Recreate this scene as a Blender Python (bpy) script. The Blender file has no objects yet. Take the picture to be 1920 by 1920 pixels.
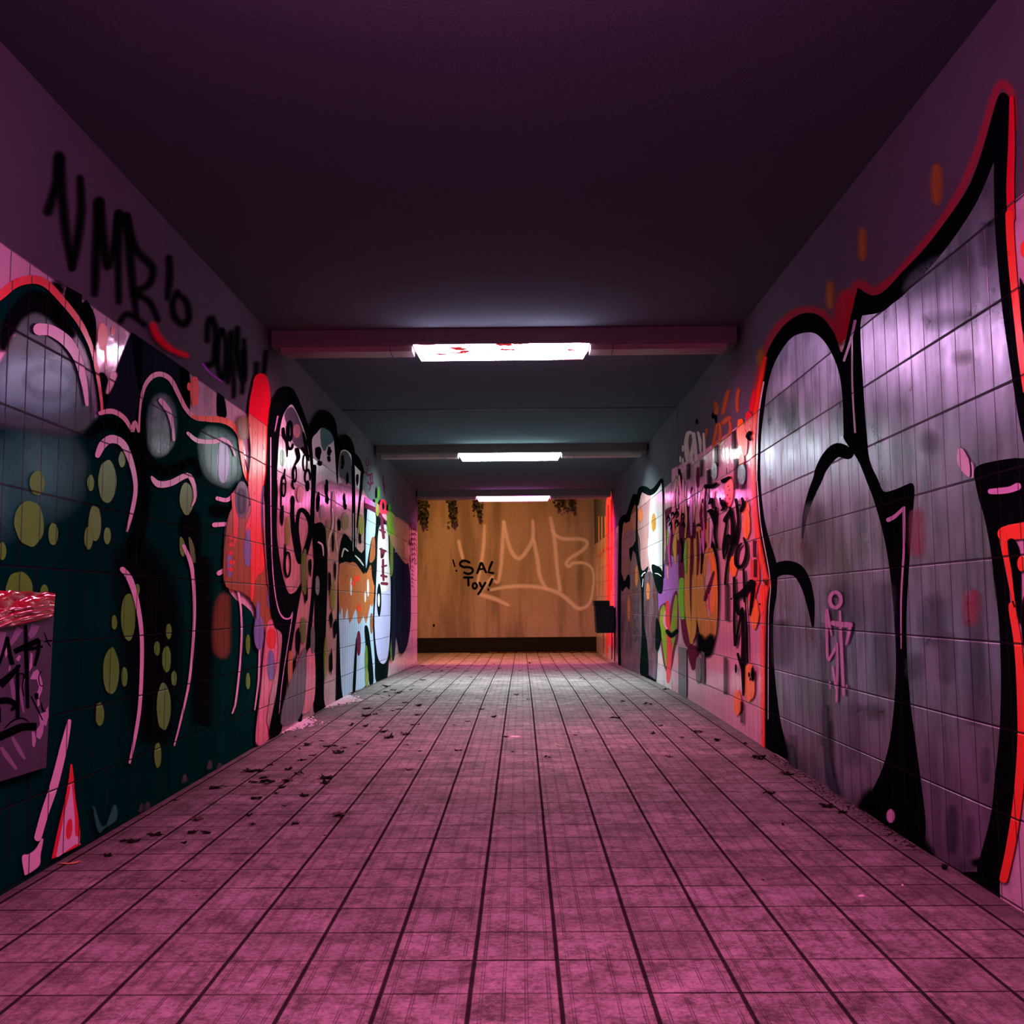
import bpy, bmesh, math, random
from mathutils import Matrix, Vector
from mathutils.geometry import tessellate_polygon

# ------------------------------------------------------------------ camera
F_PX = 1860.0
PITCH, YAW, ROLL = math.radians(5.346), math.radians(0.502), math.radians(-0.443)
EYE = Vector((0.0, 0.0, 1.0))
XL, XR = -1.827, 1.6064            # inner faces of the side walls
ZC = 3.0                           # ceiling height
Y0, YT, YE = -7.0, 17.45, 21.6     # tunnel start, ceiling/left wall end, end wall
TH, TW = 0.2842, 0.137             # wall tile height and width
ZT = 0.016 + 8 * TH                # top of the tiled dado

def basis():
    cp, sp, cy, sy = math.cos(PITCH), math.sin(PITCH), math.cos(YAW), math.sin(YAW)
    f = Vector((-sy * cp, cy * cp, sp)); r0 = Vector((cy, sy, 0)); u0 = r0.cross(f)
    cr, sr = math.cos(ROLL), math.sin(ROLL)
    return r0 * cr + u0 * sr, u0 * cr - r0 * sr, f
RT, UP, FW = basis()
scene = bpy.context.scene
cam_data = bpy.data.cameras.new('camera')
cam_data.sensor_width = 36.0
cam_data.lens = F_PX / 1920.0 * 36.0
cam_data.clip_start = 0.05
cam = bpy.data.objects.new('camera', cam_data)
m = Matrix.Identity(4)
for i in range(3):
    m[i][0], m[i][1], m[i][2], m[i][3] = RT[i], UP[i], -FW[i], EYE[i]
cam.matrix_world = m
scene.collection.objects.link(cam)
scene.camera = cam

# ------------------------------------------------------------------ world, exposure
world = bpy.data.worlds.new('night_sky')
world.use_nodes = True
wb = world.node_tree.nodes['Background']
wb.inputs[0].default_value = (0.25, 0.5, 0.62, 1)
wb.inputs[1].default_value = 0.018
scene.world = world
scene.view_settings.view_transform = 'Standard'
scene.view_settings.look = 'None'
scene.view_settings.exposure = -0.18
scene.view_settings.gamma = 1.0
scene.view_settings.use_curve_mapping = False
scene.cycles.transparent_max_bounces = 48
scene.cycles.sample_clamp_indirect = 6.0

# lamp colours (linear) and radiance: each lamp's light stays in its builder below
LAMPS = [  # y of the front edge, lens colour and radiance, slanted lens edge colour and radiance
    (-3.40, (1.0, 0.10, 0.26), 170, (1.0, 0.2, 0.5), 8),
    (1.90, (1.0, 0.17, 0.42), 240, (1.0, 0.19, 0.60), 125),
    (7.05, (1.0, 0.19, 0.42), 205, (1.0, 0.66, 0.98), 42),
    (12.25, (0.84, 1.0, 0.98), 500, (0.86, 1.0, 1.0), 40),
    (17.20, (1.0, 0.13, 0.42), 340, (1.0, 0.2, 0.62), 26),
]
# sodium street lamp standing beyond the end of the tunnel
sl = bpy.data.lights.new('street_lamp_light', 'AREA')
sl.shape = 'DISK'; sl.size = 0.5; sl.color = (1.0, 0.40, 0.07); sl.energy = 410; sl.spread = math.radians(115)
slo = bpy.data.objects.new('street_lamp_light', sl)
slo.location = (-1.4, 18.0, 6.8)
slo.rotation_euler = (0.0, 0, 0)
scene.collection.objects.link(slo)

# ------------------------------------------------------------------ helpers
COL = scene.collection
def lerp_tab(tab, t):
    if t <= tab[0][0]: return tab[0][1]
    for (a, va), (b, vb) in zip(tab, tab[1:]):
        if t <= b: return va + (vb - va) * (t - a) / (b - a)
    return tab[-1][1]
FLOOR_TAB = [(0, -0.03), (2.4, -0.012), (3.6, 0.004), (5.2, 0.025), (7, 0.05), (9, 0.078),
             (10.5, 0.082), (12.5, 0.062), (14.5, 0.028), (16.5, -0.002), (18, -0.012), (21.6, -0.02)]
def fz(y): return lerp_tab(FLOOR_TAB, y)
def ray(px, py):
    return FW + RT * ((px - 960) / F_PX) + UP * ((960 - py) / F_PX)
def on_x(px, py, x):
    d = ray(px, py); t = (x - EYE.x) / d.x
    return EYE + d * t
def on_y(px, py, y):
    d = ray(px, py); t = (y - EYE.y) / d.y
    return EYE + d * t
def on_floor(px, py):
    z = 0.02; d = ray(px, py)
    for _ in range(12):
        p = EYE + d * ((z - EYE.z) / d.z); z = fz(p.y)
    return Vector((p.x, p.y, z))
def mesh_obj(name, bm, mats, parent=None, smooth=False):
    me = bpy.data.meshes.new(name); bm.to_mesh(me); bm.free()
    for mt in (mats if isinstance(mats, (list, tuple)) else [mats]): me.materials.append(mt)
    if smooth:
        for p in me.polygons: p.use_smooth = True
    o = bpy.data.objects.new(name, me); COL.objects.link(o)
    if parent: o.parent = parent
    return o
def tag(o, label=None, cat=None, group=None, kind=None):
    if label: o['label'] = label
    if cat: o['category'] = cat
    if group: o['group'] = group
    if kind: o['kind'] = kind
    return o
def empty(name, loc, label, cat, group=None):
    o = bpy.data.objects.new(name, None); o.location = loc; o.empty_display_size = 0.1
    COL.objects.link(o); return tag(o, label, cat, group)
def box(bm, a, b, mi=0, bev=0):
    vs = [bm.verts.new((x, y, z)) for x in (a[0], b[0]) for y in (a[1], b[1]) for z in (a[2], b[2])]
    fs = []
    for q in ((0,1,3,2), (4,6,7,5), (0,4,5,1), (2,3,7,6), (0,2,6,4), (1,5,7,3)):
        f = bm.faces.new([vs[i] for i in q]); f.material_index = mi; fs.append(f)
    if bev:
        es = list({e for f in fs for e in f.edges})
        bmesh.ops.bevel(bm, geom=es, offset=bev, segments=2, profile=0.6, affect='EDGES')
    return fs
def prism(bm, prof, x0, x1, mi=0, caps=True):
    """prof: list of (y, z); extruded along x"""
    A = [bm.verts.new((x0, y, z)) for y, z in prof]; B = [bm.verts.new((x1, y, z)) for y, z in prof]
    n = len(prof)
    for i in range(n):
        f = bm.faces.new((A[i], A[(i+1) % n], B[(i+1) % n], B[i])); f.material_index = mi
    if caps:
        for q in (list(reversed(A)), B):
            f = bm.faces.new(q); f.material_index = mi

# ------------------------------------------------------------------ materials
class NT:
    def __init__(s, tree): s.t = tree
    def n(s, typ, **kw):
        nd = s.t.nodes.new(typ)
        for k, v in kw.items():
            if k.startswith('i_'):
                key = k[2:]; key = int(key) if key.isdigit() else key.replace('_', ' ')
                nd.inputs[key].default_value = v
            else: setattr(nd, k, v)
        return nd
    def l(s, a, b): s.t.links.new(a, b)
    def math(s, op, a, b=None, c=None, clamp=False):
        nd = s.t.nodes.new('ShaderNodeMath'); nd.operation = op; nd.use_clamp = clamp
        for i, v in enumerate((a, b, c)):
            if v is None: continue
            if isinstance(v, (int, float)): nd.inputs[i].default_value = v
            else: s.l(v, nd.inputs[i])
        return nd.outputs[0]
    def mix(s, fac, a, b):
        nd = s.t.nodes.new('ShaderNodeMix'); nd.data_type = 'RGBA'
        for v, k in ((fac, 0), (a, 6), (b, 7)):
            if isinstance(v, (int, float)): nd.inputs[k].default_value = v
            elif isinstance(v, tuple): nd.inputs[k].default_value = (*v[:3], 1)
            else: s.l(v, nd.inputs[k])
        return nd.outputs[2]
    def noise(s, vec, scale, detail=3, rough=0.55):
        nd = s.n('ShaderNodeTexNoise'); nd.inputs['Scale'].default_value = scale
        nd.inputs['Detail'].default_value = detail; nd.inputs['Roughness'].default_value = rough
        if vec: s.l(vec, nd.inputs['Vector'])
        return nd.outputs[0]
    def ramp(s, v, a, b):
        nd = s.n('ShaderNodeMapRange', interpolation_type='SMOOTHSTEP')
        nd.inputs[1].default_value = a; nd.inputs[2].default_value = b
        s.l(v, nd.inputs[0]); return nd.outputs[0]
def base_mat(name):
    mt = bpy.data.materials.new(name); mt.use_nodes = True
    return mt, NT(mt.node_tree), mt.node_tree.nodes['Principled BSDF']

def line_mask(k, coord, period, phase, width):
    """1 on the joint lines, 0 inside a tile"""
    u = k.math('FRACT', k.math('DIVIDE', k.math('SUBTRACT', coord, phase), period))
    d = k.math('MULTIPLY', k.math('MINIMUM', u, k.math('SUBTRACT', 1.0, u)), period)
    return k.math('SUBTRACT', 1.0, k.ramp(d, width * 0.35, width * 0.65))

def tile_group(name, zphase, yphase, jw):
    g = bpy.data.node_groups.new(name, 'ShaderNodeTree')
    for nm, typ in (('Joint', 'NodeSocketFloat'), ('Tiled', 'NodeSocketFloat'), ('Normal', 'NodeSocketVector'),
                    ('Cell', 'NodeSocketFloat'), ('Wear', 'NodeSocketFloat')):
        g.interface.new_socket(nm, in_out='OUTPUT', socket_type=typ)
    k = NT(g); out = k.n('NodeGroupOutput')
    geo = k.n('ShaderNodeNewGeometry'); sep = k.n('ShaderNodeSeparateXYZ'); k.l(geo.outputs[0], sep.inputs[0])
    y, z = sep.outputs[1], sep.outputs[2]
    tiled = k.math('LESS_THAN', z, ZT)
    jv = line_mask(k, y, TW, yphase, jw)
    # the joints of the paired tiles are a little wider
    jv = k.math('MULTIPLY', jv, 0.93)
    jh = line_mask(k, z, TH, zphase, 0.0066)
    ub = k.math('MULTIPLY', k.math('FRACT', k.math('DIVIDE', k.math('SUBTRACT', z, zphase), TH)), TH)     # height above the joint below
    bev = k.ramp(k.math('SUBTRACT', TH, ub), 0.002, 0.0075)      # falls away over the top edge of each tile
    joint = k.math('MULTIPLY', k.math('MAXIMUM', jv, jh), tiled)
    # random value per tile
    cy = k.math('FLOOR', k.math('DIVIDE', k.math('SUBTRACT', y, yphase), TW))
    cz = k.math('FLOOR', k.math('DIVIDE', k.math('SUBTRACT', z, zphase), TH))
    cmb = k.n('ShaderNodeCombineXYZ'); k.l(cy, cmb.inputs[0]); k.l(cz, cmb.inputs[1])
    wn = k.n('ShaderNodeTexWhiteNoise', noise_dimensions='3D'); k.l(cmb.outputs[0], wn.inputs[0])
    # each tile sits at a slightly different tilt, surface slightly wavy
    n1 = k.noise(geo.outputs[0], 9.0, 2); n2 = k.noise(geo.outputs[0], 160.0, 3)
    n2s = k.math('MULTIPLY', n2, k.math('SUBTRACT', 1.0, k.math('MULTIPLY', tiled, 0.9)))
    uu = k.math('FRACT', k.math('DIVIDE', k.math('SUBTRACT', y, yphase), TW))
    tilt = k.math('MULTIPLY', k.math('MULTIPLY', k.math('SUBTRACT', wn.outputs[0], 0.5), uu), 0.0035)
    h = k.math('ADD', k.math('MULTIPLY', n1, 0.0022), k.math('MULTIPLY', n2s, 0.0012))
    h = k.math('ADD', h, k.math('MULTIPLY', tilt, tiled))
    h = k.math('ADD', h, k.math('MULTIPLY', joint, -0.0030))
    h = k.math('ADD', h, k.math('MULTIPLY', k.math('MULTIPLY', bev, tiled), 0.0042))
    h = k.math('ADD', h, k.math('MULTIPLY', tiled, 0.004))
    b = k.n('ShaderNodeBump'); b.inputs['Distance'].default_value = 1.0; b.inputs['Strength'].default_value = 0.8
    k.l(h, b.inputs['Height'])
    wear = k.noise(geo.outputs[0], 2.2, 6, 0.7)
    k.l(joint, out.inputs['Joint']); k.l(tiled, out.inputs['Tiled']); k.l(b.outputs[0], out.inputs['Normal'])
    k.l(wn.outputs[0], out.inputs['Cell']); k.l(wear, out.inputs['Wear'])
    return g
TG = {'L': tile_group('tile_wall_left', 0.016, 0.03, 0.0085), 'R': tile_group('tile_wall_right', 0.010, 0.03, 0.0060)}
_pm = {}
def paint(name, col, plaster=None, rough=0.22, metal=0.0, spec=0.18, side='L', vary=0.12, soft=False, joint=(0.012, 0.012, 0.014), wearcol=None, wear=0.0):
    """spray paint or glaze over the tiled wall: joints stay readable through it"""
    key = (name, side, soft)
    if key in _pm: return _pm[key]
    mt, k, p = base_mat(name + ('_mist' if soft else ''))
    g = k.n('ShaderNodeGroup'); g.node_tree = TG[side]
    geo = k.n('ShaderNodeNewGeometry')
    n = k.noise(geo.outputs[0], 3.1, 5, 0.65)
    v = k.math('MULTIPLY_ADD', k.math('SUBTRACT', n, 0.5), vary * 2.2, 1.0)
    v = k.math('ADD', v, k.math('MULTIPLY', k.math('SUBTRACT', g.outputs['Cell'], 0.5), vary * 0.5))
    if metal > 0.5:     # brushed streaks and cloudy patches of the silver paint
        mp = k.n('ShaderNodeMapping'); mp.inputs['Scale'].default_value = (1, 5.5, 0.9); k.l(geo.outputs[0], mp.inputs[0])
        stk = k.noise(mp.outputs[0], 1.6, 7, 0.62); cl = k.noise(geo.outputs[0], 4.2, 4, 0.55)
        v = k.math('MULTIPLY', v, k.math('ADD', 0.45, k.math('MULTIPLY', k.ramp(k.math('ADD', k.math('MULTIPLY', stk, 0.6), k.math('MULTIPLY', cl, 0.4)), 0.36, 0.60), 0.75)))
    cc = k.n('ShaderNodeVectorMath', operation='SCALE'); cc.inputs[0].default_value = col
    k.l(v, cc.inputs['Scale'])
    c = cc.outputs[0]
    if plaster:
        pc = k.n('ShaderNodeVectorMath', operation='SCALE'); pc.inputs[0].default_value = plaster; k.l(v, pc.inputs['Scale'])
        c = k.mix(g.outputs['Tiled'], pc.outputs[0], c)
    if wearcol:
        c = k.mix(k.math('MULTIPLY', k.math('MULTIPLY', k.ramp(g.outputs['Wear'], 0.5, 0.66), wear), g.outputs['Tiled']), c, wearcol)
    c = k.mix(k.math('MULTIPLY', g.outputs['Joint'], 0.92), c, joint)
    k.l(c, p.inputs['Base Color'])
    rp = 0.75 if metal < 0.5 else rough + 0.1
    r = k.math('ADD', k.math('MULTIPLY', g.outputs['Tiled'], rough - rp), rp)
    if metal > 0.5: r = k.math('ADD', r, k.math('MULTIPLY', k.math('SUBTRACT', cl, 0.5), 0.35))
    r = k.math('ADD', r, k.math('MULTIPLY', k.math('SUBTRACT', k.noise(geo.outputs[0], 14, 4), 0.5), 0.16))
    r = k.math('MAXIMUM', r, k.math('MULTIPLY', g.outputs['Joint'], 0.55))
    k.l(r, p.inputs['Roughness'])
    p.inputs['Metallic'].default_value = metal
    k.l(k.math('MULTIPLY', g.outputs['Tiled'], spec), p.inputs['Specular IOR Level'])
    k.l(g.outputs['Normal'], p.inputs['Normal'])
    if soft:
        at = k.n('ShaderNodeVertexColor', layer_name='mist')
        sp = k.noise(geo.outputs[0], 260, 2)
        a = k.math('MULTIPLY', at.outputs[0], k.math('MULTIPLY_ADD', k.math('SUBTRACT', sp, 0.5), 0.5, 1.0))
        a = k.math('MULTIPLY', k.math('MINIMUM', a, 1.0), k.ramp(at.outputs[0], 0.0, 0.25))
        k.l(a, p.inputs['Alpha'])
    _pm[key] = mt; return mt
def plain(name, col, rough=0.5, metal=0.0, bump=0.0, scale=60, vary=0.15, coat=0.0, spec=0.3):
    mt, k, p = base_mat(name)
    tc = k.n('ShaderNodeTexCoord')
    n = k.noise(tc.outputs['Object'], scale * 0.3, 4)
    c = k.n('ShaderNodeVectorMath', operation='SCALE'); c.inputs[0].default_value = col
    k.l(k.math('MULTIPLY_ADD', k.math('SUBTRACT', n, 0.5), vary * 2, 1.0), c.inputs['Scale'])
    k.l(c.outputs[0], p.inputs['Base Color'])
    p.inputs['Roughness'].default_value = rough; p.inputs['Metallic'].default_value = metal
    p.inputs['Coat Weight'].default_value = coat; p.inputs['Specular IOR Level'].default_value = spec
    if bump:
        b = k.n('ShaderNodeBump'); b.inputs['Distance'].default_value = bump
        k.l(k.noise(tc.outputs['Object'], scale, 4), b.inputs['Height']); k.l(b.outputs[0], p.inputs['Normal'])
    return mt

# floor tiles: 4 x 4 scored pavers with dark joints
def floor_mat():
    mt, k, p = base_mat('scored_floor_tiles')
    geo = k.n('ShaderNodeNewGeometry'); sep = k.n('ShaderNodeSeparateXYZ'); k.l(geo.outputs[0], sep.inputs[0])
    x, y = sep.outputs[0], sep.outputs[1]
    S = 0.2345
    wob = k.noise(geo.outputs[0], 1.7, 2)
    xw = k.math('ADD', x, k.math('MULTIPLY', k.math('SUBTRACT', wob, 0.5), 0.004))
    big = k.noise(geo.outputs[0], 0.9, 5, 0.6)
    jx = line_mask(k, xw, S, 0.0925, 0.0115)
    jy = k.math('MULTIPLY', line_mask(k, y, S, 2.455 - S * 9, 0.0085), k.math('ADD', 0.55, k.math('MULTIPLY', k.ramp(k.noise(geo.outputs[0], 1.6, 1), 0.35, 0.6), 0.45)))
    # scored lines inside each tile: three double grooves each way, worn away in places
    sx = line_mask(k, xw, S / 4, 0.0925 + S / 8 - 0.0035, 0.0032)
    sx2 = line_mask(k, xw, S / 4, 0.0925 + S / 8 + 0.0035, 0.0032)
    sy = line_mask(k, y, S / 4, 2.455 + S / 8, 0.0032)
    worn = k.math('ADD', 0.3, k.math('MULTIPLY', k.ramp(k.noise(geo.outputs[0], 4.0, 4, 0.7), 0.36, 0.56), 0.7))
    sc = k.math('MULTIPLY', k.math('MAXIMUM', k.math('MAXIMUM', sx, sx2), k.math('MULTIPLY', sy, 0.6)), worn)
    grit = k.noise(geo.outputs[0], 70, 8, 0.8); stain = k.noise(geo.outputs[0], 7.5, 9, 0.78)
    st = k.math('ADD', k.math('MULTIPLY', stain, 0.55), k.math('MULTIPLY', grit, 0.45))
    c = k.mix(k.ramp(st, 0.38, 0.62), (0.055, 0.046, 0.046), (0.33, 0.30, 0.30))
    tcx = k.math('FLOOR', k.math('DIVIDE', k.math('SUBTRACT', xw, 0.0925), S)); tcy = k.math('FLOOR', k.math('DIVIDE', k.math('SUBTRACT', y, 2.455 - S * 9), S))
    tcm = k.n('ShaderNodeCombineXYZ'); k.l(tcx, tcm.inputs[0]); k.l(tcy, tcm.inputs[1]); twn = k.n('ShaderNodeTexWhiteNoise', noise_dimensions='3D'); k.l(tcm.outputs[0], twn.inputs[0])
    tv = k.n('ShaderNodeVectorMath', operation='SCALE'); k.l(c, tv.inputs[0]); k.l(k.math('MULTIPLY_ADD', twn.outputs[0], 0.34, 0.80), tv.inputs['Scale']); c = tv.outputs[0]
    c = k.mix(k.math('MULTIPLY', k.ramp(big, 0.45, 0.7), 0.4), c, (0.12, 0.10, 0.095))
    # floor colour darkens along the foot of both walls
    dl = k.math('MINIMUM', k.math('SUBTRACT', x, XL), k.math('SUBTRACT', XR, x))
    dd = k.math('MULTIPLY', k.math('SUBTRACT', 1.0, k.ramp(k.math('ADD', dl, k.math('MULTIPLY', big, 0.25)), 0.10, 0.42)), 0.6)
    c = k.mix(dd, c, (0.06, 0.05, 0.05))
    c = k.mix(k.math('MULTIPLY', sc, 0.6), c, (0.035, 0.026, 0.03))
    c = k.mix(k.math('MULTIPLY', k.math('MAXIMUM', jx, jy), 0.93), c, (0.012, 0.009, 0.010))
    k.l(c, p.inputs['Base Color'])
    k.l(k.math('ADD', 0.5, k.math('MULTIPLY', stain, 0.3)), p.inputs['Roughness'])
    k.l(k.math('MULTIPLY', k.math('SUBTRACT', 1.0, k.math('MAXIMUM', jx, jy)), 0.12), p.inputs['Specular IOR Level'])
    h = k.math('SUBTRACT', k.math('MULTIPLY', grit, 0.0016), k.math('MULTIPLY', k.math('MAXIMUM', jx, jy), 0.004))
    h = k.math('SUBTRACT', h, k.math('MULTIPLY', sc, 0.0014))
    b = k.n('ShaderNodeBump'); b.inputs['Distance'].default_value = 1.0; b.inputs['Strength'].default_value = 0.9
    k.l(h, b.inputs['Height']); k.l(b.outputs[0], p.inputs['Normal'])
    return mt
# ------------------------------------------------------------------ room shell
M_FLOOR = floor_mat()
def grid(name, P, nu, nv, mat):
    bm = bmesh.new()
    V = [[bm.verts.new(P(i / nu, j / nv)) for j in range(nv + 1)] for i in range(nu + 1)]
    for i in range(nu):
        for j in range(nv): bm.faces.new((V[i][j], V[i+1][j], V[i+1][j+1], V[i][j+1]))
    return mesh_obj(name, bm, mat)
def solid_floor():
    bm = bmesh.new(); ys = [Y0 + i * (YE + 0.3 - Y0) / 110 for i in range(111)]
    rows = []
    for y in ys: rows.append([bm.verts.new((x, y, z)) for x, z in ((-6.0, fz(y)), (2.0, fz(y)), (2.0, -0.3), (-6.0, -0.3))])
    for a, b in zip(rows, rows[1:]):
        for i in range(4):
            bm.faces.new((a[i], a[(i+1) % 4], b[(i+1) % 4], b[i]))
    bm.faces.new(rows[0]); bm.faces.new(list(reversed(rows[-1])))
    bmesh.ops.recalc_face_normals(bm, faces=bm.faces)
    return tag(mesh_obj('floor', bm, M_FLOOR), 'scored stone tile floor of the underpass, strewn with leaves', kind='structure')
solid_floor()
WHITE = dict(spec=0.5, col=(0.60, 0.52, 0.56), plaster=(0.085, 0.095, 0.11), rough=0.13, vary=0.10, joint=(0.03, 0.026, 0.028), wearcol=(0.20, 0.17, 0.19), wear=0.4)
M_WL = paint('white_wall_tiles_left', side='L', **WHITE)
M_WR = paint('white_wall_tiles_right', side='R', **WHITE)
M_CEIL = plain('painted_concrete_ceiling', (0.080, 0.115, 0.130), 0.9, spec=0.0, bump=0.002, scale=90, vary=0.12)
M_END = None
def end_mat():
    mt, k, p = base_mat('rendered_end_wall')
    geo = k.n('ShaderNodeNewGeometry'); sep = k.n('ShaderNodeSeparateXYZ'); k.l(geo.outputs[0], sep.inputs[0])
    mp = k.n('ShaderNodeMapping'); mp.inputs['Scale'].default_value = (1.3, 1.0, 0.16); k.l(geo.outputs[0], mp.inputs[0])
    streak = k.noise(mp.outputs[0], 2.3, 6, 0.6); fine = k.noise(geo.outputs[0], 26, 6, 0.75)
    c = k.mix(k.ramp(streak, 0.42, 0.66), (0.33, 0.275, 0.215), (0.17, 0.14, 0.10))
    c = k.mix(k.math('MULTIPLY', k.ramp(fine, 0.4, 0.7), 0.35), c, (0.15, 0.115, 0.085))
    k.l(c, p.inputs['Base Color']); p.inputs['Roughness'].default_value = 0.85
    b = k.n('ShaderNodeBump'); b.inputs['Distance'].default_value = 0.004; k.l(fine, b.inputs['Height']); k.l(b.outputs[0], p.inputs['Normal'])
    return mt
M_END = end_mat()
def slab(name, a, b, mat, label):
    bm = bmesh.new(); box(bm, a, b); return tag(mesh_obj(name, bm, mat), label, kind='structure')
WL = slab('wall_left', (XL - 0.35, Y0, -0.3), (XL, YT, 3.3), M_WL, 'left underpass wall, glossy tiles below plaster, covered in graffiti')
WR = slab('wall_right', (XR, Y0, -0.3), (XR + 0.35, YE + 0.3, 3.3), M_WR, 'right underpass wall, glossy tiles below plaster, covered in graffiti')
CE = slab('ceiling', (XL, Y0, ZC), (XR, YT, ZC + 0.3), M_CEIL, 'dark painted concrete ceiling of the underpass')
WE = slab('wall_end', (-6.0, YE, 0.295), (XR, YE + 0.3, 4.6), M_END, 'sandy rendered wall facing the end of the underpass')
M_BASE = plain('dark_plinth_concrete', (0.010, 0.010, 0.010), 0.9, spec=0.05, bump=0.004, scale=40)
BS = slab('baseboard_end', (-6.0, YE - 0.03, -0.3), (XR, YE + 0.3, 0.30), M_BASE, 'black plinth along the foot of the end wall')
M_DARK = plain('dark_old_concrete', (0.05, 0.05, 0.055), 0.9)
slab('wall_back', (XL - 0.35, Y0 - 0.3, -0.3), (XR + 0.35, Y0, 3.3), M_DARK, 'dark wall closing the underpass behind the viewer')
slab('wall_side_passage', (-6.3, YT - 3, -0.3), (-6.0, YE + 0.3, 4.6), M_DARK, 'dark wall at the far side of the turning')
# expansion joint across ceiling and right wall
M_JOINT = plain('joint_sealant', (0.015, 0.015, 0.018), 0.7)
pj = on_x(1272, 900, XR).y
bm = bmesh.new(); box(bm, (XL, 10.0, ZC - 0.006), (XR, 10.025, ZC + 0.01)); jo = mesh_obj('expansion_joint', bm, M_JOINT, CE)
bm = bmesh.new(); box(bm, (XR - 0.004, 10.0, ZT), (XR + 0.01, 10.025, ZC)); mesh_obj('expansion_joint', bm, M_JOINT, WR)

# ------------------------------------------------------------------ ceiling lamps
M_HOUS = plain('dusty_lamp_housing', (0.125, 0.115, 0.115), 0.6, spec=0.1, vary=0.2, scale=25)
M_COVER = plain('lamp_cover_strip', (0.20, 0.17, 0.165), 0.4, vary=0.45, scale=14)
def emit(name, col, s, grime=False):
    mt = bpy.data.materials.new(name); mt.use_nodes = True; k = NT(mt.node_tree)
    k.t.nodes.remove(k.t.nodes['Principled BSDF'])
    e = k.n('ShaderNodeEmission'); e.inputs[1].default_value = s
    if grime:   # scratched paint smears on the plastic
        geo = k.n('ShaderNodeNewGeometry'); mp = k.n('ShaderNodeMapping'); mp.inputs['Scale'].default_value = (1.2, 5, 14)
        k.l(geo.outputs[0], mp.inputs[0])
        k.l(k.mix(k.ramp(k.noise(mp.outputs[0], 4.0, 3), 0.57, 0.61), col, (1.0, 0.04, 0.05)), e.inputs[0])
        k.l(k.math('MULTIPLY_ADD', k.ramp(k.noise(mp.outputs[0], 4.0, 3), 0.57, 0.61), -s * 0.985, s), e.inputs[1])
    else: e.inputs[0].default_value = (*col, 1)
    k.l(e.outputs[0], k.t.nodes['Material Output'].inputs[0])
    return mt
LAMP_LABEL = ['ceiling lamp bar behind the viewer',
              'pink ceiling lamp bar overhead, nearest the viewer',
              'nearest ceiling lamp bar in view, red smears on its lit pinkish diffuser',
              'middle ceiling lamp bar with cool white lit diffuser',
              'farthest ceiling lamp bar, pink light at the tunnel mouth']
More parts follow.
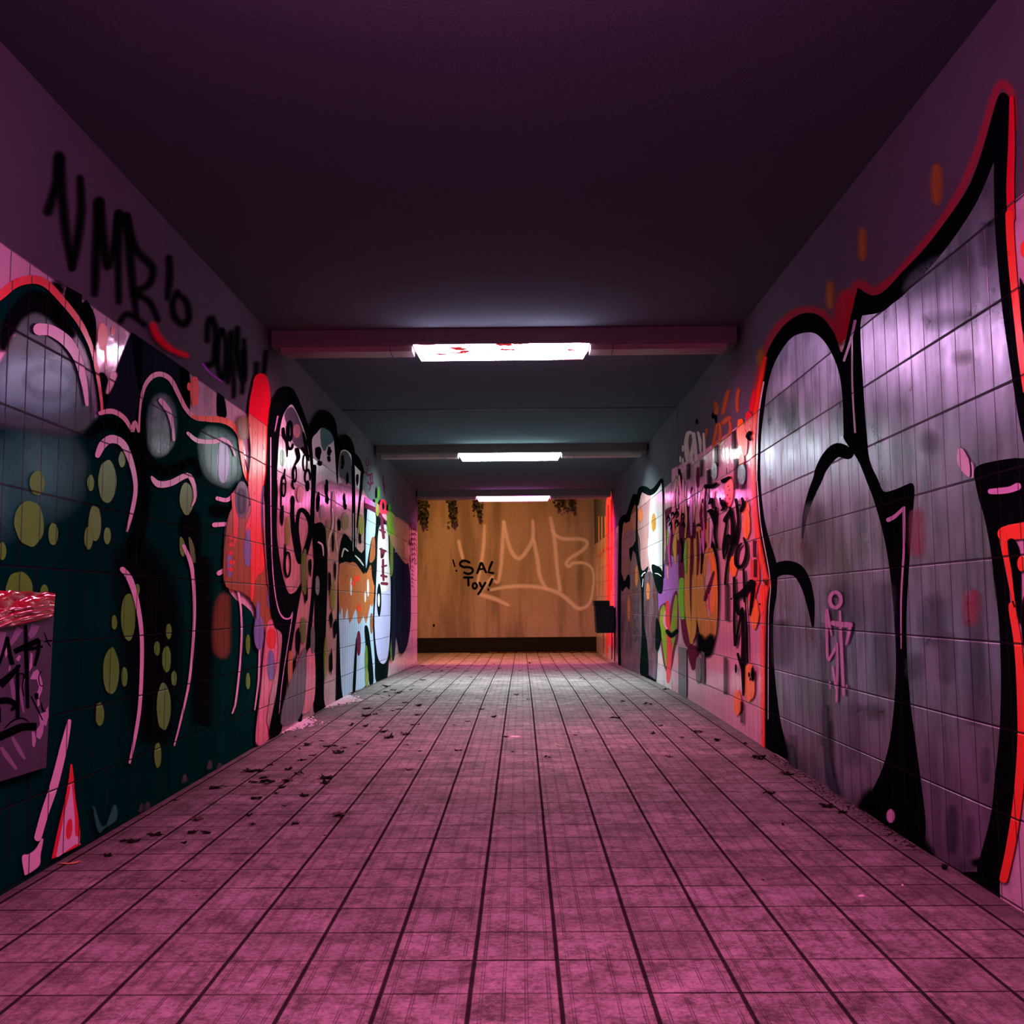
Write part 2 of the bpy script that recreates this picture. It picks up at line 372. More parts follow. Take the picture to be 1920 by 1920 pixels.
def ceiling_lamp(i, y, col, s, scol, ss):
    x0, x1 = -1.79, 1.565; lx0, lx1 = -0.775, 0.515; W = 0.24
    t = empty('ceiling_lamp', (0.0, y + W / 2, ZC), LAMP_LABEL[i], 'lamp', 'ceiling lamp bars across the underpass')
    zb = 2.845; yo = y + W / 2
    P = lambda pr: [(a - W / 2, b - ZC) for a, b in pr]
    prof = [(0, ZC), (0, 2.90), (0.006, 2.886), (0.012, 2.879), (W - 0.012, 2.879), (W - 0.006, 2.886), (W, 2.90), (W, ZC)]
    bm = bmesh.new(); prism(bm, P(prof), x0, x1); bmesh.ops.recalc_face_normals(bm, faces=bm.faces)
    mesh_obj('lamp_housing', bm, M_HOUS, t)
    strip = [(0.014, 2.8785), (0.032, zb), (W - 0.032, zb), (W - 0.014, 2.8785)]
    for a, b in ((x0 + 0.05, lx0 - 0.17), (lx0 - 0.165, lx0 - 0.005), (lx1 + 0.005, lx1 + 0.165), (lx1 + 0.17, x1 - 0.05)):
        bm = bmesh.new(); prism(bm, P(strip), a, b); bmesh.ops.recalc_face_normals(bm, faces=bm.faces)
        mesh_obj('cover_strip', bm, M_COVER, t)
    for a, b in ((x0 - 0.012, x0), (x1, x1 + 0.012)):
        bm = bmesh.new(); prism(bm, P([(q - 0.004 if q < W / 2 else q + 0.004, z) for q, z in prof]), a, b); bmesh.ops.recalc_face_normals(bm, faces=bm.faces)
        mesh_obj('end_cap', bm, M_HOUS, t)
    # diffuser: slanted translucent sides hanging below a bright lens recessed between them
    zl = 2.872; wi = 0.046
    bm = bmesh.new()
    outer = P([(0.004, 2.892), (0.028, zb - 0.028), (W - 0.028, zb - 0.028), (W - 0.004, 2.892)])
    inner = P([(wi - 0.008, zl), (wi - 0.012, zb - 0.028), (W - wi + 0.012, zb - 0.028), (W - wi + 0.008, zl)])
    ins = lambda j: 0.045 if j in (1, 2) else 0
    A = [bm.verts.new((lx0 + ins(j), a, b)) for j, (a, b) in enumerate(outer)]; B = [bm.verts.new((lx1 - ins(j), a, b)) for j, (a, b) in enumerate(outer)]
    C = [bm.verts.new((lx0 + 0.055, a, b)) for a, b in inner]; D = [bm.verts.new((lx1 - 0.055, a, b)) for a, b in inner]
    def q(vs, mi): f = bm.faces.new(vs); f.material_index = mi
    q((A[0], A[1], B[1], B[0]), 1); q((A[2], A[3], B[3], B[2]), 1); q(A, 1); q(B[::-1], 1)
    q((A[1], C[1], D[1], B[1]), 1); q((C[2], A[2], B[2], D[2]), 1); q((A[1], A[2], C[2], C[1]), 1); q((B[1], D[1], D[2], B[2]), 1)
    q((C[1], C[0], D[0], D[1]), 2); q((C[3], C[2], D[2], D[3]), 2); q((C[0], C[1], C[2], C[3]), 2); q((D[3], D[2], D[1], D[0]), 2)
    q((C[0], C[3], D[3], D[0]), 0)
    q((A[0], B[0], B[3], A[3]), 2)
    bmesh.ops.recalc_face_normals(bm, faces=bm.faces)
    nm = ['magenta', 'pink', 'rose_white', 'cool_white', 'pink_far'][i]
    d = mesh_obj('diffuser', bm, [emit('lit_lens_' + nm, col, s), emit('lit_lens_side_' + nm, scol, ss, grime=(i == 2)), M_HOUS], t)
    tag(d, 'lit plastic diffuser')
for i, a in enumerate(LAMPS): ceiling_lamp(i, *a)
# ------------------------------------------------------------------ graffiti tools
def crop(x0, y0, s):
    return lambda *p: [(x0 + a * s, y0 + b * s) for a, b in p]
A_ = crop(0, 0, 1 / 3); B_ = crop(0, 500, .291667); C_ = crop(0, 1000, .364583); D_ = crop(440, 580, .208333)
E_ = crop(440, 900, .208333); F_ = crop(740, 880, .229167); G_ = crop(1080, 700, .208333); H_ = crop(1080, 1000, .208333)
I_ = crop(1400, 100, .416667); J_ = crop(1400, 900, .427083); P1 = crop(0, 1080, .208333); P2 = crop(1780, 820, .166667)
P3 = crop(1820, 340, .271); P5 = crop(60, 230, .27611); P6 = crop(1400, 1000, .21882); Q1 = crop(500, 700, .130208)
Q2 = crop(660, 880, .104167); Q3 = crop(1140, 900, .083333); Q4 = crop(1270, 740, .114613); Q5 = crop(1290, 940, .208333)
Q6 = crop(0, 1440, .125)
def cr(pts, closed, n=5):
    """Catmull-Rom through the points; a repeated point makes a corner"""
    N = len(pts); out = []
    seg = range(N) if closed else range(N - 1)
    g = (lambda i: pts[i % N]) if closed else (lambda i: pts[max(0, min(N - 1, i))])
    for i in seg:
        p0, p1, p2, p3 = g(i - 1), g(i), g(i + 1), g(i + 2)
        if p1 == p2: continue
        for k in range(n):
            t = k / n
            out.append(tuple(0.5 * (2 * b + (c - a) * t + (2 * a - 5 * b + 4 * c - d) * t * t + (-a + 3 * b - 3 * c + d) * t ** 3)
                             for a, b, c, d in zip(p0, p1, p2, p3)))
    if not closed: out.append(tuple(pts[-1]))
    return out
def ell(T, cx, cy, rx, ry, n=14, tilt=0.0, jag=0.0, seed=0):
    rr = random.Random(seed + int(cx * 7 + cy * 13)); c, s = math.cos(tilt), math.sin(tilt); P = []
    for i in range(n):
        a = 2 * math.pi * i / n; k = 1 + rr.uniform(-jag, jag)
        x, y = rx * math.cos(a) * k, ry * math.sin(a) * k
        P.append((cx + x * c - y * s, cy + x * s + y * c))
    return T(*P)
class Piece:
    STEP = 0.00014
    def panel(s, ya, yb, za, zb, key):
        s.layer += 1; m = s.mat(key, 0); x = XL + s.layer * s.STEP if s.side == 'L' else XR - s.layer * s.STEP
        V = [s.bm.verts.new((x, a, b)) for a, b in ((ya, za), (yb, za), (yb, zb), (ya, zb))]; s.face(V, {v: 1.0 for v in V}, m)
    def __init__(s, name, side, label, base=1):
        s.name, s.side, s.label = name, side, label
        s.bm = bmesh.new(); s.vc = s.bm.loops.layers.float_color.new('mist'); s.mats = []; s.layer = base
    def mi(s, mt):
        if mt not in s.mats: s.mats.append(mt)
        return s.mats.index(mt)
    def pt(s, p):
        o = s.layer * s.STEP
        if s.side == 'L': return on_x(p[0], p[1], XL + o)
        if s.side == 'R': return on_x(p[0], p[1], XR - o)
        return on_y(p[0], p[1], YE - o)
    def face(s, vs, al, m):
        try: f = s.bm.faces.new(vs)
        except ValueError: return
        f.material_index = m
        for l in f.loops: l[s.vc] = (al[l.vert],) * 3 + (1,)
    def mat(s, key, soft): return s.mi(paint('paint_' + key, side=s.side, soft=bool(soft), **PAL[key]))
    def fill(s, pts, key, smooth=True, soft=0.0, n=5, op=1.0):
        """soft: width in picture units of the misty edge"""
        s.layer += 1; m = s.mat(key, soft)
        if smooth: pts = cr(pts, True, n)
        q = [pts[0]]
        for p in pts[1:]:
            if abs(p[0] - q[-1][0]) + abs(p[1] - q[-1][1]) > 0.04: q.append(p)
        pts = q
        if soft >= 5:       # wide mist: shrink the solid core so the fade straddles the outline
            cx = sum(p[0] for p in pts) / len(pts); cy = sum(p[1] for p in pts) / len(pts)
            rx = (max(p[0] for p in pts) - min(p[0] for p in pts)) / 2; ry = (max(p[1] for p in pts) - min(p[1] for p in pts)) / 2
            soft *= 1.6; kx = max(0.25, 1 - 0.75 * soft / rx); ky = max(0.25, 1 - 0.75 * soft / ry)
            pts = [(cx + (p[0] - cx) * kx, cy + (p[1] - cy) * ky) for p in pts]
        V = [s.bm.verts.new(s.pt(p)) for p in pts]; al = {v: op for v in V}
        for t in tessellate_polygon([[Vector((p[0], p[1], 0)) for p in pts]]): s.face([V[i] for i in t], al, m)
        if soft:
            ar = sum(a[0] * b[1] - b[0] * a[1] for a, b in zip(pts, pts[1:] + pts[:1])); sg = 1 if ar > 0 else -1
            N = len(pts); O = []
            for i in range(N):
                a, b = pts[i - 1], pts[(i + 1) % N]; tx, ty = b[0] - a[0], b[1] - a[1]; L = math.hypot(tx, ty) or 1
                v = s.bm.verts.new(s.pt((pts[i][0] + sg * ty / L * soft, pts[i][1] - sg * tx / L * soft))); al[v] = 0.0; O.append(v)
            for i in range(N): s.face((V[i], V[(i + 1) % N], O[(i + 1) % N], O[i]), al, m)
        return s
    def stroke(s, pts, w, key, soft=0.0, closed=False, smooth=True, n=5, ay=1.0, op=1.0):
        """w: full width in picture units, a number or a list along the stroke; ay: nib height / nib width"""
        s.layer += 1; m = s.mat(key, soft)
        ws = list(w) if isinstance(w, (list, tuple)) else [w]
        P = cr(pts, closed, n) if smooth else list(pts); N = len(P)
        def W(t):
            if len(ws) == 1: return ws[0]
            u = t * (len(ws) - 1); i = min(int(u), len(ws) - 2); return ws[i] + (ws[i + 1] - ws[i]) * (u - i)
        rows = []; al = {}; cf = 0.45 if soft >= 2.5 else 1.0
        for i, p in enumerate(P):
            a = P[i - 1] if (i or closed) else P[0]; b = P[(i + 1) % N] if (i < N - 1 or closed) else P[-1]
            tx, ty = (b[0] - a[0]), (b[1] - a[1]) / ay; L = math.hypot(tx, ty) or 1; h = W(i / (N - 1)) / 2
            nx, ny = -ty / L, tx / L
            offs = [(-h, 1), (h, 1)] if not soft else [(-h - soft, 0), (-h * cf, op), (h * cf, op), (h + soft, 0)]
            r = []
            for o, av in offs:
                v = s.bm.verts.new(s.pt((p[0] + nx * o, p[1] + ny * o * ay))); al[v] = av; r.append(v)
            rows.append(r)
        R = rows + ([rows[0]] if closed else [])
        for a, b in zip(R, R[1:]):
            for j in range(len(a) - 1): s.face((a[j], a[j + 1], b[j + 1], b[j]), al, m)
        if not closed:      # round caps
            for e, row, nb in ((0, rows[0], P[1]), (1, rows[-1], P[-2])):
                p = P[0] if e == 0 else P[-1]; h = W(e) / 2
                dx, dy = p[0] - nb[0], (p[1] - nb[1]) / ay; L = math.hypot(dx, dy) or 1; th = math.atan2(dy / L, dx / L)
                def arc(rad, av):
                    o = []
                    for k in range(1, 6):
                        a = th - math.pi / 2 + math.pi * k / 6
                        v = s.bm.verts.new(s.pt((p[0] + math.cos(a) * rad, p[1] + math.sin(a) * rad * ay))); al[v] = av; o.append(v)
                    return o
                inner = arc(h * cf, op); A0, A1 = (row[1], row[2]) if soft else (row[0], row[1])
                if e == 1: first, last = A0, A1
                else: first, last = A1, A0
                ring = [first] + inner + [last]; s.face(ring, al, m)
                if soft:
                    o0, o1 = (row[0], row[3]) if e == 1 else (row[3], row[0])
                    og = [o0] + arc(h + soft, 0.0) + [o1]
                    for a, b, c, d in zip(ring, ring[1:], og[1:], og): s.face((a, b, c, d), al, m)
        return s
    def done(s, parent):
        # all faces look into the tunnel
        want = {'L': Vector((1, 0, 0)), 'R': Vector((-1, 0, 0)), 'E': Vector((0, -1, 0))}[s.side]
        s.bm.normal_update()
        for f in s.bm.faces:
            if f.normal.dot(want) < 0: f.normal_flip()
        o = mesh_obj(s.name, s.bm, s.mats, parent); tag(o, s.label); return o
PAL = {
 'teal': dict(col=(0.0004, 0.040, 0.023), rough=0.38, spec=0.0, vary=0.35), 'teal_mid': dict(col=(0.002, 0.20, 0.12), rough=0.34, spec=0.2, vary=0.3),
 'black': dict(col=(0.002, 0.005, 0.005), rough=0.6, spec=0.0, vary=0.2), 'ink': dict(col=(0.003, 0.005, 0.006), rough=0.6, spec=0.0, vary=0.2),
 'slate': dict(col=(0.022, 0.045, 0.055), spec=0.08, rough=0.32, vary=0.3), 'steel': dict(col=(0.07, 0.22, 0.24), rough=0.32, metal=0.2, vary=0.4),
 'greyteal': dict(col=(0.08, 0.22, 0.20), rough=0.28, vary=0.3), 'mauve': dict(spec=0.1, col=(0.14, 0.08, 0.17), rough=0.3, vary=0.3),
 'pinkline': dict(col=(0.80, 0.34, 0.46), rough=0.35, vary=0.08), 'paleline': dict(col=(0.80, 0.60, 0.72), rough=0.35, vary=0.08),
 'red': dict(spec=0.4, col=(0.72, 0.015, 0.035), rough=0.3, vary=0.15), 'redline': dict(col=(0.80, 0.02, 0.05), rough=0.3),
 'signal': dict(col=(0.90, 0.045, 0.02), rough=0.3), 'orange': dict(col=(0.85, 0.20, 0.02), rough=0.3),
 'olive': dict(col=(0.080, 0.40, 0.012), rough=0.3, vary=0.12), 'ochre': dict(col=(0.50, 0.24, 0.03), rough=0.3, vary=0.25),
 'brown': dict(spec=0.3, col=(0.26, 0.085, 0.03), rough=0.3, vary=0.3), 'rust': dict(col=(0.42, 0.13, 0.04), rough=0.3, vary=0.3),
 'blue': dict(col=(0.15, 0.20, 0.42), rough=0.3), 'sky': dict(col=(0.36, 0.55, 0.75), rough=0.32, vary=0.2),
 'iris': dict(col=(0.42, 0.48, 0.80), rough=0.32, vary=0.2), 'navy': dict(spec=0.0, col=(0.009, 0.011, 0.026), rough=0.3, vary=0.3),
 'dusk': dict(col=(0.010, 0.022, 0.030), spec=0.0, rough=0.35, vary=0.3), 'pinktint': dict(col=(0.62, 0.32, 0.42), spec=0.5, rough=0.14, vary=0.12),
 'white': dict(spec=0.5, col=(0.76, 0.80, 0.80), rough=0.2, vary=0.15), 'grey': dict(spec=0.1, col=(0.10, 0.12, 0.14), rough=0.3, vary=0.3),
 'rose': dict(spec=0.4, col=(0.46, 0.26, 0.27), rough=0.2, vary=0.25), 'pink': dict(col=(0.70, 0.22, 0.30), rough=0.25, vary=0.15),
 'green': dict(col=(0.05, 0.20, 0.02), rough=0.3, vary=0.2), 'lime': dict(col=(0.15, 0.24, 0.015), rough=0.3, vary=0.2),
 'violet': dict(col=(0.28, 0.09, 0.42), rough=0.25, vary=0.25), 'maroon': dict(spec=0.0, col=(0.11, 0.015, 0.04), rough=0.3, vary=0.3),
 'silver': dict(col=(0.30, 0.27, 0.39), rough=0.34, metal=0.95, vary=0.30), 'silver_dark': dict(col=(0.14, 0.15, 0.21), rough=0.38, metal=0.8, vary=0.4),
 'silver_red': dict(col=(0.50, 0.10, 0.20), rough=0.4, metal=0.4, vary=0.3), 'cream': dict(col=(0.62, 0.60, 0.52), rough=0.4),
 'hot': dict(col=(0.85, 0.13, 0.20), rough=0.25, vary=.2),
 'chalk': dict(col=(0.95, 0.90, 0.92), rough=0.7, vary=0.1), 'yellow': dict(col=(0.85, 0.42, 0.02), rough=0.3), 'magenta': dict(col=(0.6, 0.03, 0.35), rough=0.3),
 'lilac': dict(col=(0.62, 0.36, 0.62), rough=0.35), 'peach': dict(col=(0.62, 0.36, 0.22), rough=0.3, vary=0.2),
}
# the end wall has no tiles: its paint follows the plain render
_g = bpy.data.node_groups.new('render_wall_end', 'ShaderNodeTree')
for _nm, _ty in (('Joint', 'NodeSocketFloat'), ('Tiled', 'NodeSocketFloat'), ('Normal', 'NodeSocketVector'), ('Cell', 'NodeSocketFloat'), ('Wear', 'NodeSocketFloat')):
    _g.interface.new_socket(_nm, in_out='OUTPUT', socket_type=_ty)
_k = NT(_g); _o = _k.n('NodeGroupOutput'); _geo = _k.n('ShaderNodeNewGeometry'); _k.l(_geo.outputs['Normal'], _o.inputs['Normal'])
_w = _k.noise(_geo.outputs[0], 4, 4); _k.l(_w, _o.inputs['Wear']); _o.inputs['Cell'].default_value = 0.5
TG['E'] = _g
# ------------------------------------------------------------------ graffiti on the left wall
p = Piece('graffiti_mural', 'L', 'dark teal bubble-letter mural with pink highlights, red outline and olive spots')
field = (B_((-800, 520), (-300, 330), (0, 190), (100, 110), (210, 85), (300, 120), (400, 220), (500, 345), (580, 520), (630, 700), (655, 930), (740, 925),
            (800, 965), (850, 1050), (895, 1060), (905, 880), (930, 770), (980, 700), (1040, 685), (1100, 720), (1150, 820), (1200, 920), (1270, 985),
            (1400, 985), (1480, 1010), (1540, 1100), (1600, 1400), (1490, 1560), (1440, 1700), (1445, 1900))
         + C_((1150, 60), (1180, 300), (1290, 400), (1338, 560), (1335, 720), (1330, 900), (1310, 1085), (1310, 1110), (1000, 1310), (600, 1540), (0, 1880), (-700, 2290), (-700, 2290)))
p.panel(Y0, 2.6, 0, 2.15, 'teal')  # unseen field behind the viewer, added dark to cut bounced light
p.fill(field, 'teal', n=3)
# bright teal belly and slate dome of the first letter
p.fill(ell(B_, 230, 1330, 240, 260), 'teal_mid', soft=60)
p.fill(ell(B_, -60, 1450, 180, 330), 'teal_mid', soft=50)
p.fill(B_((-300, 620), (0, 420), (120, 290), (230, 250), (350, 300), (450, 440), (540, 640), (585, 850), (600, 1050), (420, 1090), (150, 1060), (-300, 960)), 'slate', soft=12)
p.fill(B_((-50, 640), (40, 560), (200, 540), (420, 580), (510, 720), (540, 930), (350, 1000), (100, 930), (-50, 900)), 'steel', soft=26)  # steel fills paint in part of the lamp's rough reflection on the dome
p.fill(B_((150, 700), (300, 620), (430, 680), (500, 800), (350, 860), (190, 800)), 'steel', soft=18)
p.stroke(B_((400, 330), (470, 430), (540, 580), (590, 760), (615, 960)), [4, 10, 6], 'mauve', soft=4)
p.stroke(B_((-40, 640), (10, 560), (60, 460), (90, 440)), [10, 8, 3], 'paleline', soft=3)
p.fill(B_((0, 560), (-10, 450), (60, 300), (150, 180), (230, 150), (330, 190), (430, 310), (500, 450), (440, 430), (330, 320), (230, 270), (120, 330), (40, 480)), 'ink', soft=6)
# black field between the first two letters
p.fill(B_((430, 128), (430, 128), (525, 182), (525, 182), (530, 235), (560, 220), (612, 330), (614, 470), (600, 545), (520, 370), (420, 235)), 'black', soft=1.2)
p.fill(B_((330, 90), (400, 120), (420, 190), (340, 120)), 'ink', soft=6)
p.fill(B_((690, 860), (760, 640), (845, 425), (845, 425), (910, 468), (1105, 600), (1215, 680), (1215, 680), (1215, 940), (1150, 820), (1100, 730), (1040, 695), (980, 705), (905, 880), (895, 1060), (850, 1040), (800, 965), (740, 930), (680, 928)), 'dusk', soft=2)
p.fill(B_((640, 690), (690, 720), (690, 860), (660, 930), (645, 850)), 'black', soft=2)
p.fill(B_((845, 425), (845, 425), (912, 470), (912, 470), (905, 800), (870, 640)), 'black', soft=2)
p.fill(B_((1165, 650), (1215, 682), (1215, 682), (1215, 900), (1190, 880), (1160, 720)), 'black', soft=2)
p.fill(B_((1398, 808), (1398, 808), (1440, 840), (1440, 840), (1455, 960), (1400, 955)), 'black', soft=1.5)
# middle letters: ovals and shades
p.fill(ell(B_, 1040, 1020, 150, 270), 'teal', soft=10)
p.fill(ell(B_, 1040, 1010, 96, 195), 'greyteal', soft=10)
p.fill(ell(B_, 1020, 1130, 60, 90), 'greyteal', soft=14)
p.stroke(B_((915, 900), (905, 1050), (940, 1230), (1040, 1320), (1150, 1290), (1240, 1250), (1280, 1330)), [6, 14, 10, 4], 'black', soft=8)
p.stroke(B_((580, 1070), (640, 1020), (720, 1010), (820, 1080), (890, 1250), (920, 1450), (900, 1650), (860, 1820)), [8, 16, 14, 18, 22], 'black', soft=9)
p.fill(B_((1290, 1040), (1420, 1050), (1540, 1150), (1560, 1330), (1480, 1420), (1340, 1350), (1290, 1200)), 'teal_mid', soft=14)
p.fill(ell(B_, 1435, 1250, 36, 138), 'sky', soft=2)
p.fill(B_((1340, 1530), (1450, 1530), (1480, 1580), (1440, 1620), (1350, 1600)), 'black', soft=8)
p.fill(B_((1150, 1620), (1260, 1560), (1300, 1700), (1270, 1900), (1210, 1920), (1170, 1750)), 'black', soft=8)
p.fill(C_((580, 60), (680, 60), (900, 300), (940, 700), (860, 1100), (760, 1000), (640, 500)), 'ink', soft=30)
p.fill(C_((1010, 100), (1080, 200), (1090, 600), (1060, 1000), (1000, 900), (1020, 500)), 'ink', soft=14)
# olive spots
for T, cx, cy, rx, ry in [(B_, 240, 1390, 45, 76), (B_, 190, 1650, 92, 145), (B_, 342, 1720, 28, 68), (B_, 690, 1380, 55, 135), (B_, 583, 1390, 20, 50), (B_, 785, 1240, 20, 48),
                          (B_, 610, 1650, 38, 112), (B_, 570, 1745, 25, 72), (B_, 690, 1730, 20, 52), (B_, 12, 1830, 26, 56), (B_, 1200, 1490, 42, 100), (C_, 100, 290, 68, 90),
                          (C_, 228, 300, 18, 34), (C_, 660, 430, 36, 122), (C_, 588, 458, 12, 35), (C_, 572, 710, 38, 120), (C_, 640, 738, 14, 48), (C_, 513, 930, 20, 60),
                          (C_, 868, 505, 13, 38), (C_, 807, 592, 13, 35), (C_, 857, 648, 20, 65), (C_, 842, 890, 34, 118), (C_, 895, 745, 12, 36), (C_, 812, 1140, 16, 62), (C_, 705, 290, 12, 30),
                          (C_, 1275, 570, 9, 50), (C_, 1275, 760, 9, 40)]:
    p.fill(ell(T, cx, cy, rx, ry, jag=0.05), 'olive', soft=1.6)
p.fill(B_((1160, 1740), (1185, 1780), (1180, 1860), (1160, 1830)), 'olive', soft=1.5)
p.fill(B_((1215, 1740), (1245, 1800), (1255, 1900), (1230, 1870)), 'green', soft=1.5)
# red and pink outline running over the tops of the letters
p.stroke(B_((-160, 300), (0, 185), (100, 108), (210, 82), (300, 112), (400, 215), (500, 340), (560, 450), (600, 560), (632, 720), (652, 860), (656, 935)), [17, 15, 15, 12, 10, 7, 5, 4], 'redline', soft=0.8)
p.stroke(B_((645, 942), (690, 930), (740, 935), (800, 975), (845, 1045), (852, 1055), (868, 998), (890, 1060)), [7, 9, 8, 5, 7, 3], 'pinkline', soft=0.8)
p.stroke(B_((894, 1060), (898, 950), (908, 860), (930, 770), (980, 705), (1040, 692), (1100, 730), (1150, 825), (1200, 920), (1270, 975), (1400, 978)), [2.5, 3, 6, 9, 8, 7, 7, 8], 'pinkline', soft=0.8)
p.stroke(B_((1240, 965), (1330, 978), (1420, 985), (1490, 1015), (1540, 1080), (1550, 1160), (1580, 1330), (1640, 1440)), [5, 11, 10, 8, 6, 9], 'signal', soft=1)
# pink highlights
for pts, w in [(B_((252, 402), (330, 412), (430, 480), (500, 590), (540, 740), (560, 888)), [22, 20, 20, 15, 11, 5]),
               (B_((628, 1212), (660, 1145), (720, 1108), (795, 1145), (850, 1280), (872, 1420), (852, 1560), (817, 1700)), [9, 14, 15, 12, 9, 7, 7, 3]),
               (B_((1035, 862), (1085, 930), (1108, 1020), (1118, 1115)), [9, 9, 5, 4]),
               (B_((975, 1355), (1020, 1398), (1100, 1390), (1205, 1342), (1245, 1400), (1255, 1480), (1237, 1535)), [5, 12, 11, 9, 7, 5, 2]),
               (B_((1208, 1070), (1270, 1118), (1370, 1126), (1430, 1112), (1480, 1140), (1512, 1215)), [5, 8, 8, 8, 4, 2]),
               (B_((1398, 1490), (1460, 1500), (1500, 1462), (1522, 1425)), [7, 7, 5, 2]), (B_((1378, 1660), (1448, 1655)), [8, 7]),
               (C_((945, 65), (983, 160), (998, 300), (998, 480), (975, 750), (930, 960), (897, 1090)), [6, 7, 5, 4.5, 4, 3, 2]),
               (C_((630, 185), (670, 240), (710, 380), (730, 560), (722, 850), (700, 1020), (667, 1180)), [9, 11, 8, 6.5, 6, 6, 3]),
               (C_((1125, 205), (1170, 190), (1210, 230), (1240, 400), (1240, 600), (1215, 850), (1195, 925)), [8, 8, 4, 3, 3, 3, 2]),
               (C_((1335, 570), (1330, 750), (1310, 910)), [2, 3, 1.5]), (E_((0, 820), (15, 870), (20, 910)), [6, 4, 2]),
               (B_((1590, 1440), (1600, 1480), (1610, 1530)), [7, 5, 3]),
               (C_((357, 965), (330, 1090), (280, 1290), (230, 1440), (195, 1565)), [6, 13, 15, 14, 13])]:
    p.stroke(pts, w, 'paleline', soft=0.7)
# little red flame and bare tile at the foot
p.fill(Q6((1070, -60), (1100, 150), (1120, 420), (1190, 900), (1190, 1120), (1180, 1160), (780, 1360), (780, 1360), (870, 950), (980, 480), (1040, 150)), 'redline', soft=1.5)
p.fill(Q6((1065, 240), (1090, 420), (1120, 760), (1125, 1000), (1180, 1040), (1180, 1150), (1120, 1150), (870, 1330), (860, 1250), (920, 950), (970, 680), (1040, 400)), 'paleline', soft=0.8)
p.fill(ell(Q6, 1038, 915, 42, 150, tilt=0.1), 'redline', soft=1)
p.fill(Q6((340, 1330), (430, 1300), (540, 1220), (640, 1060), (600, 1300), (580, 1460), (400, 1590), (370, 1560)), 'paleline', soft=2)
p.fill(Q6((1400, 560), (1500, 850), (1600, 850), (1720, 560), (1740, 760), (1560, 900), (1480, 940)), 'teal_mid', soft=3)
for cx, top in ((1080, 1150), (1130, 1160), (730, 1370), (760, 1360), (950, 1220)):
    p.fill(C_((cx - 14, top + 60), (cx, top + 20), (cx + 9, top + 50)), 'grey', soft=3, op=.5)
p.done(WL)

p = Piece('graffiti_paint_splashes', 'L', 'red, rust and blue splashes of spray paint between the two big murals', base=125)
p.fill(E_((-40, 300), (120, 250), (260, 200), (285, 600), (300, 1000), (345, 1300), (335, 1500), (260, 1300), (160, 1080), (60, 1000), (-90, 900)), 'brown', soft=3)
p.fill(C_((1095, 620), (1085, 500), (1110, 350), (1180, 300), (1190, 450), (1180, 640)), 'rust', soft=9, op=.4)
p.fill(D_((20, 1000), (60, 950), (120, 980), (130, 1150), (70, 1180), (30, 1120)), 'brown', soft=5)
p.fill(D_((190, 600), (270, 590), (310, 700), (318, 900), (300, 1250), (285, 1400), (270, 1560)) +
       E_((242, 100), (240, 500), (265, 750), (240, 830), (190, 880), (165, 1060), (150, 1055), (146, 700), (100, 450), (150, 280), (130, 100)) +
       D_((130, 1500), (150, 1300), (130, 1000), (140, 820), (160, 720)), 'red', soft=1.5)
p.stroke(E_((-10, 130), (10, 400), (0, 560)), [6, 9, 4], 'red', soft=1.5)
p.fill(ell(E_, 65, 180, 58, 165), 'grey', soft=2); p.fill(ell(E_, 60, 190, 36, 120), 'slate', soft=6)
for cx, cy, rx, ry in ((115, 640, 30, 135), (122, 500, 12, 60), (262, 250, 22, 190), (218, 1370, 40, 150), (325, 1620, 28, 140), (-45, 760, 20, 110), (212, 1180, 12, 80), (315, 1030, 14, 120)):
    p.fill(ell(E_, cx, cy, rx, ry), 'blue', soft=2)
p.fill(C_((1385, 450), (1445, 520), (1432, 800), (1390, 1035), (1318, 1072), (1345, 800), (1360, 620)), 'pink', soft=2)
p.fill(ell(C_, 1395, 540, 22, 50), 'red', soft=2); p.fill(ell(C_, 1393, 680, 17, 75), 'blue', soft=2)
for (x, y) in ((1190, 20), (1193, 60), (1188, 100), (1192, 150), (1186, 185)): p.fill(ell(C_, x, y, 14, 12, jag=.2), 'red', soft=1)
p.fill(ell(B_, 1250, 800, 26, 95, jag=.15), 'signal', soft=2); p.fill(ell(B_, 1215, 770, 10, 25), 'signal', soft=1)
p.fill(ell(B_, 660, 450, 28, 85), 'signal', soft=3); p.fill(ell(B_, 722, 412, 10, 28), 'signal', soft=2); p.stroke(B_((675, 520), (680, 600), (684, 660)), [4, 4, 1.5], 'signal', soft=1)
p.stroke(B_((985, 380), (1010, 440), (1060, 500), (1120, 540), (1200, 570)), [6, 9, 6, 3, 2], 'red', soft=7)
p.fill(B_((690, 800), (720, 690), (745, 700), (700, 800)), 'pinkline', soft=4)
p.done(WL)

